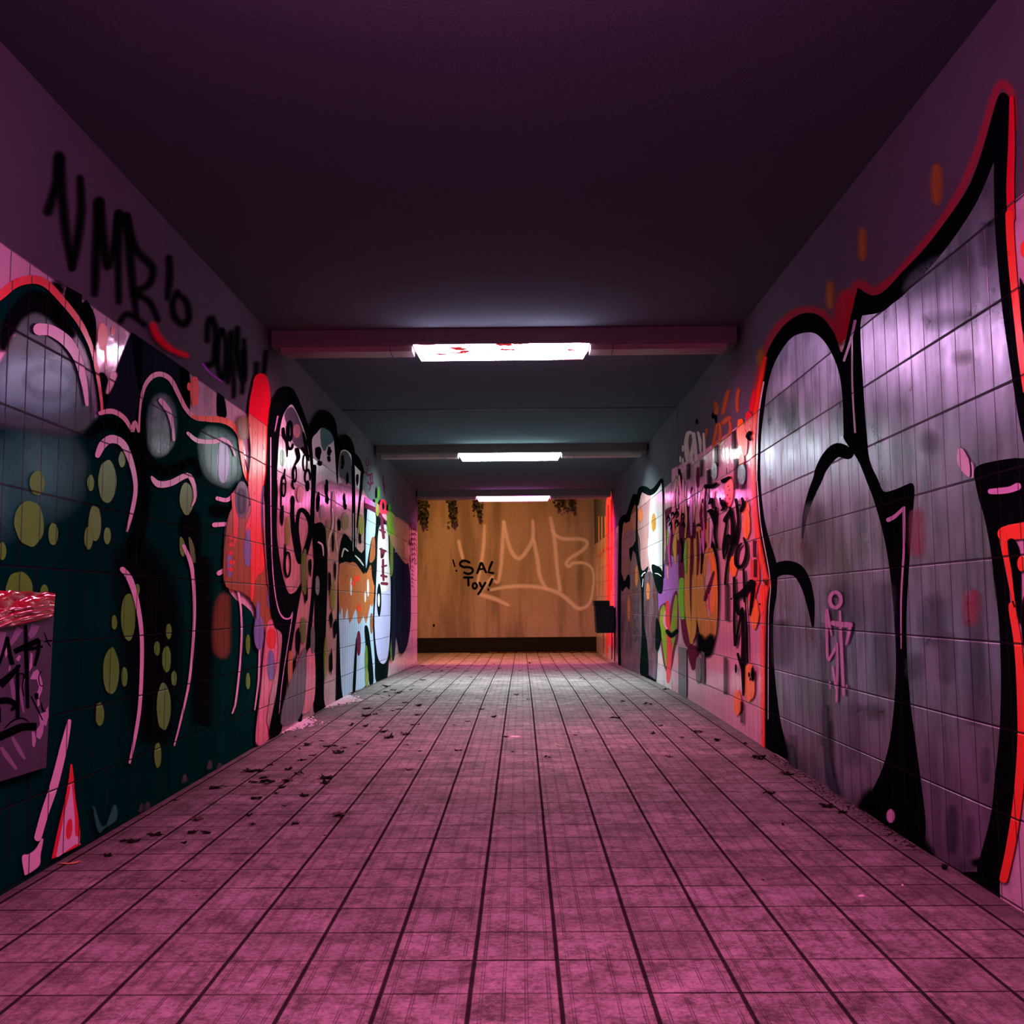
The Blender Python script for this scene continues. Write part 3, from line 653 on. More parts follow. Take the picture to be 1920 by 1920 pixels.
p = Piece('graffiti_tag', 'L', 'long misty black tag written high on the plaster of the left wall', base=2)
for pts, w in [(P5((110, 600), (135, 520), (165, 400), (180, 225)), [16, 14, 13, 15]), (P5((190, 250), (205, 500), (235, 780), (272, 985)), [17, 15, 14, 7]),
               (P5((272, 985), (300, 850), (335, 600), (325, 380)), [8, 14, 14, 10]), (P5((425, 1160), (435, 900), (455, 540)), [10, 15, 16]),
               (P5((455, 545), (485, 800), (512, 985), (560, 830), (590, 620)), [16, 15, 9, 12, 12]), (P5((590, 620), (585, 950), (590, 1215)), [11, 9, 7]),
               (P5((640, 640), (665, 900), (690, 1160), (710, 1300)), [12, 13, 10, 5]), (P5((640, 640), (700, 850), (800, 960), (822, 1020), (790, 1100), (700, 1150)), [12, 12, 12, 10, 8]),
               (P5((720, 1170), (800, 1220), (855, 1340)), [7, 8, 4]), (P5((930, 920), (935, 1050), (918, 1190)), [9, 11, 5]),
               (P5((985, 1150), (955, 1230), (970, 1320), (1030, 1370), (1065, 1320), (1050, 1220), (1000, 1170)), [6, 8, 9, 9, 8, 5]),
               (P5((600, 1350), (640, 1300), (700, 1320), (760, 1370)), [5, 6, 5]),
               (P5((1190, 1480), (1195, 1370), (1220, 1330), (1245, 1400), (1250, 1500), (1235, 1620), (1190, 1650)), [5, 8, 9, 8, 6]),
               (P5((1290, 1410), (1262, 1500), (1262, 1640), (1290, 1740), (1315, 1650), (1318, 1500), (1292, 1410)), [4, 5, 5, 6, 5, 5, 4]),
               (P5((1352, 1430), (1348, 1600), (1330, 1760)), [7, 7, 3]), (P5((1395, 1400), (1395, 1600), (1430, 1740), (1445, 1700), (1440, 1480)), [7, 7, 7, 5, 4]),
               (P5((1432, 1560), (1436, 1700), (1428, 1830)), [6, 6, 3]), (P5((1365, 1640), (1372, 1800), (1370, 1860)), [4, 4, 2]),
               (P5((1525, 1640), (1520, 1780)), [6, 3]), (P5((1590, 1560), (1575, 1700)), [5, 3])]:
    p.stroke([(a, b) for a, b in pts], w, 'black', soft=6.5, op=.85)
p.stroke(P5((1160, 1640), (1210, 1700), (1290, 1760)), [3, 3, 2], 'violet', soft=2)
p.done(WL)

p = Piece('graffiti_round_letters', 'L', 'black-outlined white and pink round letters decorated with loops and leaf shapes', base=178)
# pale tile in dim pink light, painted as a reddish-grey ground for lower letters
p.fill(E_((290, 0), (700, 0), (1160, 100), (1180, 600), (940, 760), (930, 1500), (930, 2000), (320, 2260), (400, 1500), (300, 900)), 'rose', soft=2)
# black silhouettes, then the white bodies
p.fill(Q1((12, 1925), (10, 1400), (25, 1000), (30, 780), (60, 480), (130, 340), (200, 230), (280, 190), (380, 230), (470, 400), (560, 640), (625, 830), (640, 960), (655, 1200), (680, 1500), (690, 1925)), 'black', soft=1)
p.fill(Q1((630, 1500), (640, 960), (625, 800), (690, 640), (780, 535), (900, 565), (990, 700), (1030, 1000), (1045, 1400), (1045, 1925), (690, 1925), (680, 1700)), 'black', soft=1)
p.fill(Q1((1030, 1500), (1040, 1000), (1080, 900), (1150, 890), (1220, 960), (1270, 1150), (1265, 1500), (1250, 1925), (1050, 1925)), 'black', soft=1)
p.fill(Q1((1240, 1300), (1260, 1160), (1340, 1230), (1400, 1400), (1385, 1500), (1350, 1925), (1240, 1925)), 'black', soft=1)
p.fill(Q1((148, 1980), (150, 1500), (165, 1150), (185, 880), (215, 690), (260, 560), (340, 455), (390, 480), (470, 640), (540, 820), (592, 1050), (625, 1280), (640, 1600), (600, 1980)), 'white')
p.fill(Q1((690, 1980), (680, 1500), (668, 1230), (655, 960), (720, 860), (800, 785), (900, 840), (955, 920), (978, 1100), (1002, 1480), (1025, 1980)), 'white')
p.fill(Q1((1050, 1980), (1030, 1480), (1055, 1170), (1110, 1100), (1190, 1140), (1225, 1250), (1232, 1700), (1235, 1980)), 'white')
p.fill(Q1((1250, 1700), (1262, 1320), (1262, 1320), (1378, 1440), (1378, 1440), (1362, 1700), (1345, 1980), (1250, 1980)), 'white')
p.fill(Q1((790, 800), (900, 840), (955, 960), (870, 1040), (830, 1110), (790, 1000)), 'greyteal', soft=2)
p.fill(Q1((1070, 1180), (1150, 1140), (1215, 1300), (1200, 1600), (1060, 1480)), 'grey', soft=3)
p.fill(Q1((270, 600), (360, 500), (460, 680), (560, 1000), (520, 1090), (400, 1000), (330, 800)), 'grey', soft=3)
p.fill(ell(Q1, 435, 830, 45, 90), 'rose', soft=3); p.fill(ell(Q1, 225, 1220, 28, 110), 'olive', soft=2); p.fill(ell(Q1, 470, 1720, 36, 110), 'rust', soft=2)
p.fill(Q1((1060, 1600), (1160, 1560), (1230, 1640), (1240, 1900), (1180, 1700), (1090, 1640)), 'mauve', soft=2)
p.fill(E_((385, 40), (640, 60), (690, 300), (600, 700), (560, 900), (490, 1010), (430, 850), (385, 500)), 'rose', soft=6)
p.fill(E_((740, 20), (1040, 60), (1160, 150), (1170, 560), (980, 480), (840, 600), (800, 400), (730, 380)), 'rose', soft=5)
# left band running down into the letter's leg, and the second leg
p.fill(E_((285, 0), (278, 400), (290, 700), (310, 950), (330, 1150), (370, 1320), (430, 1390), (415, 1600), (380, 1920), (312, 2290), (420, 2260), (460, 1920), (500, 1600), (530, 1400), (570, 1150),
          (607, 925), (550, 1005), (490, 1022), (450, 930), (420, 800), (390, 600), (376, 400), (382, 0)), 'black', soft=0.8, n=3)
p.stroke(E_((718, -120), (708, 100), (700, 300), (700, 500)), [8, 8, 8, 7], 'black')
p.stroke(E_((525, 190), (518, 340), (548, 560), (592, 735), (640, 640), (684, 450), (660, 330), (612, 272), (575, 300), (562, 450), (585, 640)), [6, 9, 11, 12, 11, 9, 9, 9, 7, 7, 8], 'black')
p.fill(E_((700, 440), (740, 390), (792, 395), (825, 520), (834, 900), (818, 1400), (802, 1920), (812, 2060), (715, 2080), (718, 1500), (722, 1000), (712, 700)), 'black', soft=0.8)
p.stroke(E_((735, 640), (700, 1100), (660, 1500), (612, 1920), (588, 2160)), [5, 6, 7, 8, 7], 'black', soft=0.6)
p.stroke(E_((325, -380), (325, 0), (330, 500), (350, 900), (390, 1150), (440, 1240), (500, 1242), (522, 1190), (500, 1350), (430, 1800), (400, 2100)), [2, 2, 1.6, 1.6, 2.2, 3, 3, 1.5, 1.5, 1.5, 1], 'lilac')
p.stroke(E_((755, 560), (790, 590), (800, 680)), [3, 3, 1.2], 'paleline', soft=.4); p.fill(ell(E_, 745, 950, 17, 85), 'greyteal', soft=1)
p.stroke(Q1((160, 620), (120, 830)), [3, 2], 'lilac')
# loops and leaves
def ring(T, cx, cy, rx, ry, w, key='ink', a0=0, a1=6.283):
    p.stroke(T(*[(cx + rx * math.cos(a0 + (a1 - a0) * i / 12), cy + ry * math.sin(a0 + (a1 - a0) * i / 12)) for i in range(13)]), w, key)
ring(Q1, 335, 830, 30, 130, [4, 6, 7, 6, 4]); ring(Q1, 245, 1620, 32, 150, [2, 3, 4.5, 3, 2]); ring(Q1, 405, 1450, 26, 110, [2, 4, 5, 3, 2])
ring(Q1, 555, 1290, 30, 120, [2, 3, 2]); ring(Q1, 590, 1500, 38, 110, [3, 5, 3], a0=2.5, a1=6.6); ring(Q1, 340, 1000, 40, 90, [4, 6, 4], a0=.3, a1=3.4)
p.stroke(Q1((265, 1380), (250, 1500), (215, 1560), (205, 1920)), [2, 4, 3, 3], 'ink'); p.stroke(Q1((375, 1540), (372, 1620), (395, 1660)), [3, 5, 4], 'ink')
p.stroke(Q1((240, 800), (250, 900), (290, 1000), (300, 1200)), [6, 7, 4, 2], 'ink'); p.stroke(Q1((440, 1100), (460, 1220), (410, 1320), (380, 1420)), [8, 7, 3, 3], 'ink')
p.stroke(Q1((530, 860), (560, 1000), (590, 1170), (610, 1260)), [4, 6, 5, 2], 'ink'); p.fill(ell(Q1, 375, 1850, 32, 90), 'ink'); p.fill(ell(Q1, 590, 1620, 30, 80), 'ink')
p.stroke(Q1((520, 1080), (560, 1140), (610, 1200)), [6, 7, 4], 'ink')
for T, cx, cy, rx, ry in [(Q1, 745, 1130, 38, 95), (Q1, 765, 1290, 30, 40), (Q1, 905, 1120, 30, 70), (Q1, 900, 1230, 26, 45), (Q1, 1095, 1260, 26, 70), (Q1, 1090, 1340, 20, 50),
                          (Q1, 1165, 1520, 18, 80), (Q1, 1310, 1540, 16, 80), (Q1, 870, 1580, 14, 60), (E_, 755, 170, 17, 70), (E_, 750, 250, 13, 40), (E_, 830, 90, 14, 70), (E_, 835, 172, 15, 38), (E_, 990, 190, 12, 60),
                          (E_, 995, 240, 14, 30), (E_, 940, 400, 14, 60), (E_, 887, 560, 10, 90), (E_, 855, 930, 12, 95), (E_, 905, 820, 9, 80), (E_, 870, 1260, 12, 70), (E_, 905, 1330, 14, 80),
                          (E_, 870, 1640, 13, 110), (E_, 455, 640, 10, 60), (E_, 645, 1000, 18, 120), (E_, 575, 1450, 22, 130), (E_, 535, 1700, 12, 110), (E_, 430, 320, 16, 90), (E_, 1130, 520, 12, 60), (E_, 680, 780, 12, 90)]:
    p.fill(ell(T, cx, cy, rx, ry, n=12, jag=.28), 'ink')
ring(E_, 440, 90, 18, 60, [2, 3, 2]); ring(E_, 478, 760, 26, 110, [2, 4, 4, 2]); p.stroke(E_((560, 1560), (540, 1700), (570, 1800)), [2, 3, 2], 'ink')
for cx, cy, rx, ry in [(480, 460, 18, 130), (995, 370, 26, 75), (1140, 400, 20, 90), (628, 830, 24, 190), (822, 1600, 13, 190), (620, 1350, 22, 110), (790, 290, 14, 60), (885, 1040, 18, 120), (840, 480, 12, 120)]:
    p.fill(ell(E_, cx, cy, rx, ry, jag=.12), 'green' if cx % 3 else 'lime', soft=2.6, op=.8)
for cx, cy, rx, ry in [(590, 130, 24, 70), (893, 200, 13, 90), (500, 1700, 16, 160)]: p.fill(ell(E_, cx, cy, rx, ry), 'rust', soft=2)
p.stroke(E_((880, 260), (885, 400), (845, 560), (850, 680)), [2, 3, 3, 1], 'white', soft=.6); p.stroke(E_((915, 330), (910, 500), (925, 640)), [1.5, 2, 1], 'white', soft=.5)
p.fill(E_((650, 1580), (715, 1550), (712, 1980), (600, 2080)), 'pink', soft=1.5); p.fill(E_((690, 1350), (716, 1340), (716, 1530), (690, 1540)), 'grey', soft=1.5)
p.fill(E_((460, 1960), (590, 1600), (640, 1560), (600, 2090), (430, 2200)), 'grey', soft=3)
p.done(WL)

p = Piece('graffiti_orange_creature', 'L', 'orange and pale blue furry figure outlined in black on the left wall', base=200)
p.fill(E_((912, 1960), (925, 1200), (940, 760), (955, 620), (960, 1100), (955, 1500), (968, 1800), (985, 2010), (915, 2020)), 'black', soft=0.6)
p.fill(E_((940, 1180), (975, 1100), (1260, 1100), (1268, 1500), (1270, 1880), (1200, 1840), (1140, 1880), (1040, 1915), (978, 1960), (955, 1750), (945, 1450)), 'sky')
p.fill(E_((945, 760), (1080, 745), (1160, 850), (1180, 780), (1230, 750), (1262, 900), (1262, 1050), (1235, 1140), (1222, 1120), (1195, 1240), (1180, 1290), (1160, 1220), (1115, 1300), (1090, 1160),
          (1035, 1290), (1015, 1150), (985, 1260), (968, 1140), (945, 1200)), 'rust', soft=.5, n=3)
for cx, cy, rx, ry in ((1047, 960, 9, 80), (1200, 970, 9, 80), (1175, 1050, 8, 50)): p.fill(ell(E_, cx, cy, rx, ry), 'white', soft=.4)
for cx, cy, rx, ry in ((1100, 890, 28, 30), (1120, 1150, 14, 30), (1070, 930, 14, 20)): p.fill(ell(E_, cx, cy, rx, ry, jag=.3), 'signal', soft=1)
p.fill(E_((940, 740), (950, 600), (975, 500), (1000, 488), (1060, 560), (1120, 640), (1172, 690), (1172, 835), (1130, 800), (1080, 735), (1040, 745), (1000, 735)), 'black')
p.stroke(E_((965, 690), (985, 620), (1020, 640)), [2, 3, 2], 'white'); p.stroke(E_((1085, 680), (1125, 720), (1160, 770)), [1.5, 3, 1.5], 'white')
p.stroke(E_((1068, -120), (1072, 200), (1068, 680)), [6, 6, 6], 'black'); p.stroke(E_((1150, -100), (1125, 200), (1100, 450), (1085, 660)), [5, 4, 3, 3], 'black')
p.stroke(E_((1068, 300), (1066, 640)), 0.8, 'white'); p.stroke(E_((1098, 430), (1088, 600)), 0.8, 'white')
p.fill(E_((1092, 1430), (1062, 1900), (1085, 1900), (1100, 1560)), 'black', soft=.3); p.fill(E_((1170, 1330), (1200, 1330), (1225, 1500), (1250, 1800), (1215, 1840), (1185, 1550)), 'black', soft=.3)
p.fill(ell(E_, 1117, 1470, 17, 110), 'maroon', soft=1); p.fill(ell(E_, 1185, 1620, 12, 130), 'green', soft=1); p.fill(ell(E_, 1190, 1780, 14, 80), 'lime', soft=1)
p.fill(ell(E_, 1232, 1290, 10, 90), 'brown', soft=1)
p.done(WL)

p = Piece('graffiti_blue_letters', 'L', 'tall white-blue letters outlined in black with maroon writing inside', base=205)
p.fill(E_((1166, 200), (1190, 190), (1285, 262), (1285, 500), (1275, 750), (1275, 980), (1240, 880), (1225, 760), (1180, 840), (1170, 700), (1168, 500)), 'black', soft=.5)
p.fill(E_((1195, 262), (1195, 262), (1266, 300), (1262, 500), (1235, 520), (1210, 640), (1182, 790), (1180, 500)), 'sky')
p.fill(E_((1238, 520), (1262, 530), (1262, 700), (1215, 740), (1225, 600)), 'brown')
p.fill(Q2((230, 490), (230, 490), (425, 610), (425, 610), (425, 685), (425, 685), (230, 600), (230, 600)), 'magenta', smooth=False); p.fill(Q2((330, 560), (425, 612), (425, 680), (335, 640)), 'blue', smooth=False)
p.fill(Q2((230, 600), (425, 690), (430, 790), (230, 690)), 'maroon', smooth=False)
p.fill(E_((1270, 700), (1275, 420), (1300, 330), (1340, 330), (1385, 420), (1400, 700), (1418, 900), (1415, 1300), (1390, 1600), (1365, 1800), (1275, 1815), (1262, 1600), (1245, 1300), (1258, 1000)), 'black', soft=.5)
p.fill(E_((1288, 600), (1300, 430), (1345, 400), (1378, 440), (1388, 700), (1402, 900), (1400, 1300), (1380, 1580), (1335, 1655), (1285, 1580), (1258, 1300), (1270, 1000)), 'iris')
p.fill(E_((1290, 640), (1305, 440), (1345, 410), (1372, 450), (1382, 700), (1392, 900), (1370, 1000), (1300, 960)), 'white', soft=2)
p.fill(ell(E_, 1300, 1080, 20, 150), 'black'); p.fill(ell(E_, 1297, 1080, 10, 60), 'white')
for pts, w in [(((1325, 330), (1330, 430), (1340, 520)), 5), (((1310, 450), (1350, 470)), 4), (((1320, 620), (1325, 700), (1345, 640)), 4), (((1335, 720), (1335, 830), (1340, 900)), 4), (((1320, 860), (1365, 870)), 4),
               (((1325, 930), (1370, 935)), 5), (((1310, 620), (1360, 640)), 3), (((1325, 780), (1365, 770)), 3)]:
    p.stroke(E_(*pts), w, 'maroon', soft=.6)
p.fill(E_((1300, 330), (1340, 280), (1390, 400), (1400, 470), (1350, 370)), 'maroon', soft=.5)
ring(Q2, 560, 670, 42, 115, [3, 4, 5, 4, 3], 'redline'); p.fill(Q2((500, 740), (640, 740), (630, 810), (520, 800)), 'redline'); p.fill(Q2((540, 820), (620, 820), (630, 930)), 'pinkline', soft=.5)
p.stroke(E_((1395, 230), (1412, 500), (1412, 800), (1408, 860)), [3, 5, 5, 2], 'green', soft=.8); p.fill(ell(Q2, 480, 430, 18, 120), 'green', soft=.6); p.fill(ell(Q2, 440, 600, 22, 80), 'green', soft=.8)
p.fill(ell(Q2, 460, 730, 30, 110), 'lime', soft=.8); p.fill(ell(Q2, 680, 700, 24, 80), 'green', soft=.8)
p.fill(Q2((650, 780), (770, 850), (780, 1180), (660, 1150)), 'olive', soft=2)
p.fill(Q2((770, 870), (1010, 1010), (1000, 1330), (790, 1200)), 'peach', soft=2, op=.5); p.fill(Q2((700, 1180), (1000, 1330), (990, 1700), (760, 1400)), 'peach', soft=2, op=.5)
p.done(WL)

p = Piece('graffiti_dark_figures', 'L', 'dark navy upright shapes painted near the far end of the left wall', base=195)
p.fill(E_((1408, 900), (1425, 640), (1448, 565), (1462, 640), (1478, 580), (1500, 680), (1522, 560), (1535, 700), (1560, 740), (1582, 900), (1584, 1250), (1555, 1480), (1502, 1565), (1478, 1450), (1455, 1380), (1440, 1580), (1420, 1625), (1402, 1500), (1404, 1150)), 'navy', soft=.5)
for x in (1450, 1483, 1556): p.stroke(E_((x - 6, 650), (x + 2, 620), (x + 8, 650)), 1, 'lilac')
p.stroke(E_((1412, 1620), (1400, 1400), (1400, 1100)), [2, 3, 3], 'green', soft=.6); p.stroke(E_((1455, 780), (1462, 1300)), 1, 'black'); p.stroke(E_((1510, 760), (1512, 1400)), 1, 'black')
p.done(WL)

p = Piece('graffiti_framed_notice', 'L', 'small dark red framed block of scribbled writing on the far end of the left wall', base=195)
p.stroke(Q2((1070, 945), (1150, 990), (1165, 1710), (1085, 1680), (1070, 945)), 1.2, 'maroon', smooth=False)
for y in range(1060, 1680, 90): p.stroke(Q2((1085, y), (1100, y + 30), (1120, y - 5), (1145, y + 35)), 1.6, 'maroon')
for y in range(1740, 2100, 70): p.stroke(Q2((1075, y), (1100, y + 25)), 1.6, 'maroon')
p.stroke(Q2((1030, 1030), (1020, 1200), (1050, 1370), (1075, 1240)), [2, 2, 2], 'maroon'); p.stroke(Q2((990, 1640), (1020, 1540), (1045, 1640), (1050, 1800)), [2, 2, 2], 'maroon')
p.done(WL)

p = Piece('graffiti_scribble', 'L', 'thin maroon scribbled tag on the plaster above the tall blue letters', base=5)
ring(Q1, 1450, 1275, 22, 55, [1.4, 2, 1.4], 'maroon')
for pts, w in [(Q1((1400, 1415), (1440, 1440), (1480, 1460), (1520, 1440)), 2), (Q1((1445, 1380), (1440, 1470), (1480, 1470)), 1.2), (Q1((1460, 1560), (1490, 1610), (1525, 1570)), 2),
               (Q1((1490, 1500), (1500, 1600), (1480, 1680)), 1.6), (Q2((330, 100), (340, 260), (320, 370)), 1.6), (Q2((360, 60), (370, 200), (380, 260)), 1.3), (Q2((285, 240), (330, 280), (370, 245)), 2),
               (Q2((560, 100), (570, 250), (585, 400), (580, 440)), 1.6), (Q2((560, 280), (605, 270)), 1.6), (Q2((600, 300), (560, 360)), 1.2), (Q2((740, 480), (750, 540), (730, 600)), 1)]:
    p.stroke(pts, w, 'maroon', soft=.3)
p.done(WL)
# ------------------------------------------------------------------ graffiti on the right wall
p = Piece('graffiti_silver_letters', 'R', 'huge silver letters with thick black outlines and an orange-red edge', base=1)
# red mist around the top edge, red patch in the notch
p.stroke(I_((30, 1700), (50, 1480), (105, 1290), (180, 1195), (260, 1155), (340, 1172), (400, 1250), (432, 1320), (470, 1180), (500, 1045), (570, 1075), (650, 1020), (740, 925), (860, 780), (960, 620), (1040, 440),
           (1085, 290), (1125, 165), (1160, 140), (1195, 200), (1200, 330)), [8, 10, 10, 9, 12, 14, 20, 16, 9, 10, 10, 10, 11, 12, 12], 'red', soft=7, op=.42)
p.fill(I_((385, 1180), (420, 1080), (470, 1060), (490, 1120), (440, 1320), (415, 1300)), 'red', soft=9, op=.5)
for cx, cy, rx, ry in ((855, 590, 34, 100), (520, 860, 22, 80), (375, 1090, 18, 70), (62, 1370, 15, 45)): p.fill(ell(I_, cx, cy, rx, ry), 'ochre', soft=7, op=.6)
# black silhouette
p.fill(J_((75, 1165), (72, 1000), (82, 800), (88, 560), (92, 450), (70, 350), (45, 180), (32, 0)) +
       I_((28, 1800), (32, 1620), (50, 1500), (95, 1340), (160, 1235), (230, 1180), (290, 1170), (345, 1195), (395, 1265), (430, 1345), (470, 1180), (500, 1055), (500, 1055), (560, 1090), (620, 1070), (700, 985), (800, 880),
          (900, 750), (1000, 600), (1060, 440), (1100, 300), (1128, 205), (1150, 178), (1178, 195), (1190, 260), (1180, 500), (1175, 700), (1180, 900), (1196, 1100), (1225, 1300), (1260, 1470), (1340, 1780), (1340, 1780)) +
       P2((1100, 260), (1100, 260), (1100, 960), (1100, 960), (850, 960), (620, 1000), (590, 1180), (600, 1330), (650, 1600), (720, 1930)) +
       J_((1150, 480), (1180, 720), (1190, 1000), (1180, 1300), (1150, 1560), (1112, 1745), (1112, 1850), (1112, 1850), (800, 1680), (530, 1480), (180, 1230)), 'black', soft=1, n=4)
# silver bodies
p.fill(I_((62, 1900), (66, 1720), (80, 1600), (98, 1480), (132, 1380), (190, 1292), (240, 1262), (300, 1258), (345, 1292), (388, 1362), (418, 1450), (431, 1560), (436, 1700), (440, 1740), (500, 1830), (545, 1940)) +
       J_((560, 95), (600, 240), (628, 400), (646, 600), (655, 800), (646, 1000), (625, 1160), (590, 1280), (535, 1400), (520, 1480), (520, 1480), (210, 1290), (165, 1130), (140, 1000), (120, 800), (118, 600), (132, 500), (132, 372), (100, 260), (75, 150)), 'silver')
p.fill(I_((512, 1250), (520, 1180), (520, 1180), (605, 1165), (655, 1128), (720, 1075), (850, 935), (950, 805), (1040, 660), (1112, 490), (1112, 490), (1116, 760), (1130, 950), (1150, 1150), (1185, 1400), (1225, 1650), (1262, 1820)) +
       P2((850, 180), (840, 232), (720, 235), (500, 268), (330, 315), (278, 380), (290, 500), (330, 680), (400, 930), (460, 1250), (500, 1550), (530, 1900)) +
       J_((1075, 345), (1105, 600), (1116, 850), (1110, 1100), (1090, 1300), (1070, 1480), (1015, 1690), (1015, 1720), (1015, 1720), (800, 1700), (785, 1480), (742, 1150), (716, 950), (702, 700), (706, 500), (726, 200), (737, 40), (720, 12), (720, 12), (640, 45), (600, 48)) +
       I_((590, 1915), (560, 1850), (545, 1770), (525, 1500)), 'silver')
# black arcs inside the first letter
p.stroke(I_((455, 1800), (410, 1785), (370, 1815), (335, 1870), (318, 1920)) + J_((285, 60), (258, 150), (244, 255)), [22, 26, 24, 20, 17, 14, 9, 2], 'black', soft=.8)
p.stroke(J_((95, 440), (125, 400), (175, 385), (225, 400), (258, 455), (280, 540), (291, 640)), [20, 24, 26, 24, 20, 15, 3], 'black', soft=.8)
p.panel(Y0, 2.7, 0.0, 2.2, 'silver_dark')  # unseen dark panel behind the viewer, added to soak up bounce light
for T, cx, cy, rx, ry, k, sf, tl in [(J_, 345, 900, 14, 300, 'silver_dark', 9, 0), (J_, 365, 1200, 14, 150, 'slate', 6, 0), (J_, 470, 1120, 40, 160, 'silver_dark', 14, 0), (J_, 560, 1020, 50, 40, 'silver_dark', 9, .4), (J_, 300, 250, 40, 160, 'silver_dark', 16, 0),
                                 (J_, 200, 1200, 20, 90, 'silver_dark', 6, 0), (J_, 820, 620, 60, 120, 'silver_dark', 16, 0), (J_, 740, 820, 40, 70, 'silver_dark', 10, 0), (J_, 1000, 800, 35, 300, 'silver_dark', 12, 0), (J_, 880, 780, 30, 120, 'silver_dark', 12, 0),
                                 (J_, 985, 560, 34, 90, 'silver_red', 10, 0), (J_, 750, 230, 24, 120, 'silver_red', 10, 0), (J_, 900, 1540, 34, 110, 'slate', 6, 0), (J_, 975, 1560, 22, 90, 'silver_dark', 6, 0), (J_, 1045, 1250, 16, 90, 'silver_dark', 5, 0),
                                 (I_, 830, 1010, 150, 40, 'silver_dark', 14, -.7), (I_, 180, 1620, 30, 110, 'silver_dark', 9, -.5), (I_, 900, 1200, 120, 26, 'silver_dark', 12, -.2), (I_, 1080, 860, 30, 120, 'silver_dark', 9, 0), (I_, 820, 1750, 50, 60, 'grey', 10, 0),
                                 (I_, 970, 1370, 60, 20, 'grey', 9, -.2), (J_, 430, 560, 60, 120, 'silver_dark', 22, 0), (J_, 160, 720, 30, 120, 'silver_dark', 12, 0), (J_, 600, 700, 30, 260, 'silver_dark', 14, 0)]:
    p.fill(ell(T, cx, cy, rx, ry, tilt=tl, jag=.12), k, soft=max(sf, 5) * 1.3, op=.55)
p.stroke(P2((125, 160), (150, 260), (185, 360), (215, 430)), [12, 22, 16, 4], 'white', soft=1); p.stroke(P2((248, 285), (262, 340), (262, 450)), [2, 3, 2], 'white', soft=.5)
# dark smudges where the paint meets the floor
p.stroke(J_((500, 1440), (560, 1390), (640, 1490), (720, 1570), (800, 1640)), [10, 30, 40, 34, 10], 'black', soft=9)
p.stroke(J_((120, 1100), (160, 1180), (180, 1220)), [20, 16, 4], 'black', soft=6); p.stroke(J_((1000, 1680), (1060, 1690), (1100, 1740)), [10, 26, 16], 'black', soft=6)
p.stroke(J_((195, 1180), (205, 1260)), [8, 10], 'slate', soft=5); p.fill(ell(J_, 632, 1475, 14, 26), 'lilac', soft=3)
p.stroke(J_((345, 1000), (352, 1200), (385, 1370)), [6, 10, 16], 'slate', soft=5)
# orange-red edge on the right
p.stroke(I_((1192, 200), (1192, 400), (1186, 600), (1190, 740)), [6, 11, 13, 13], 'red', soft=1.5)
p.stroke(P3((268, 225), (276, 420), (298, 700), (325, 960), (350, 1200), (385, 1450)), [14, 14, 13, 13, 12, 12], 'signal', soft=.8)
p.stroke(P2((1000, 1020), (850, 1045), (700, 1068), (620, 1085)), [30, 30, 28, 26], 'signal', soft=.8)
p.stroke(P2((605, 1090), (612, 1200), (640, 1340), (700, 1620), (740, 1860)) + J_((1165, 560), (1190, 720), (1203, 920), (1207, 1150), (1190, 1400), (1160, 1600), (1128, 1750)), [12, 13, 11, 12, 12, 13, 14, 15, 16, 16, 15], 'signal', soft=.8)
p.fill(P2((660, 1160), (740, 1160), (790, 1340), (800, 1930), (790, 2100), (740, 1850), (700, 1500), (670, 1330)), 'black', soft=.6)
p.fill(ell(P2, 812, 1420, 46, 84), 'signal', soft=.8); p.fill(ell(P3, 370, 470, 26, 55), 'signal', soft=.8)
p.fill(P3((340, 680), (355, 700), (400, 800), (400, 1000), (365, 1050), (345, 900)), 'black', soft=1)
p.fill(J_((1205, 600), (1225, 500), (1300, 500), (1300, 760), (1225, 760)), 'black', soft=1)
# highlights
p.stroke(P2((462, 608), (560, 604), (680, 588), (768, 552)), [9, 11, 11, 13], 'lilac', soft=.8)
p.stroke(J_((622, 175), (650, 160), (690, 122)), [8, 7, 5], 'lilac', soft=.4); p.stroke(J_((690, 122), (690, 300), (678, 520), (678, 740)), [5, 4, 3, 1.5], 'lilac', soft=.4)
p.stroke(I_((438, 1382), (468, 1290), (488, 1205)), [4, 4, 5], 'lilac', soft=.6); p.stroke(I_((474, 1270), (476, 1500), (488, 1705)), [2, 3.5, 3], 'white', soft=.4)
p.stroke(I_((76, 1480), (52, 1640), (45, 1910)) + J_((46, 10), (62, 200), (103, 440), (96, 600), (94, 1050)), [2.5, 3, 2, 1.4, 1.4, 1.2, 1.2, .8], 'white', soft=.3)
# the lavender tag over the first letter
p.layer += 2
p.stroke(P6(*[(760 + 48 * math.cos(a * .5236), 570 + 66 * math.sin(a * .5236)) for a in range(12)]), 6, 'lilac', soft=1.2, closed=True)
for pts, w in [(((685, 655), (705, 760), (727, 875)), [5, 4, 2]), (((685, 690), (688, 900), (692, 1050), (702, 1086)), [5, 4, 4, 4]), (((702, 1086), (740, 1020), (772, 945)), [4, 4, 4]), (((772, 945), (776, 1200), (768, 1440)), [4, 4, 3]),
               (((735, 1145), (750, 1240), (765, 1330)), [3, 3, 3]), (((798, 668), (812, 1000), (830, 1385)), [3, 5, 4]), (((738, 768), (800, 780), (888, 785)), [8, 10, 9]), (((888, 785), (872, 870), (850, 955)), [6, 5, 2]),
               (((710, 1275), (714, 1330)), [3, 2]), (((855, 1300), (858, 1330)), [2, 2])]:
    p.stroke(P6(*pts), w, 'lilac', soft=1.0)
p.done(WR)

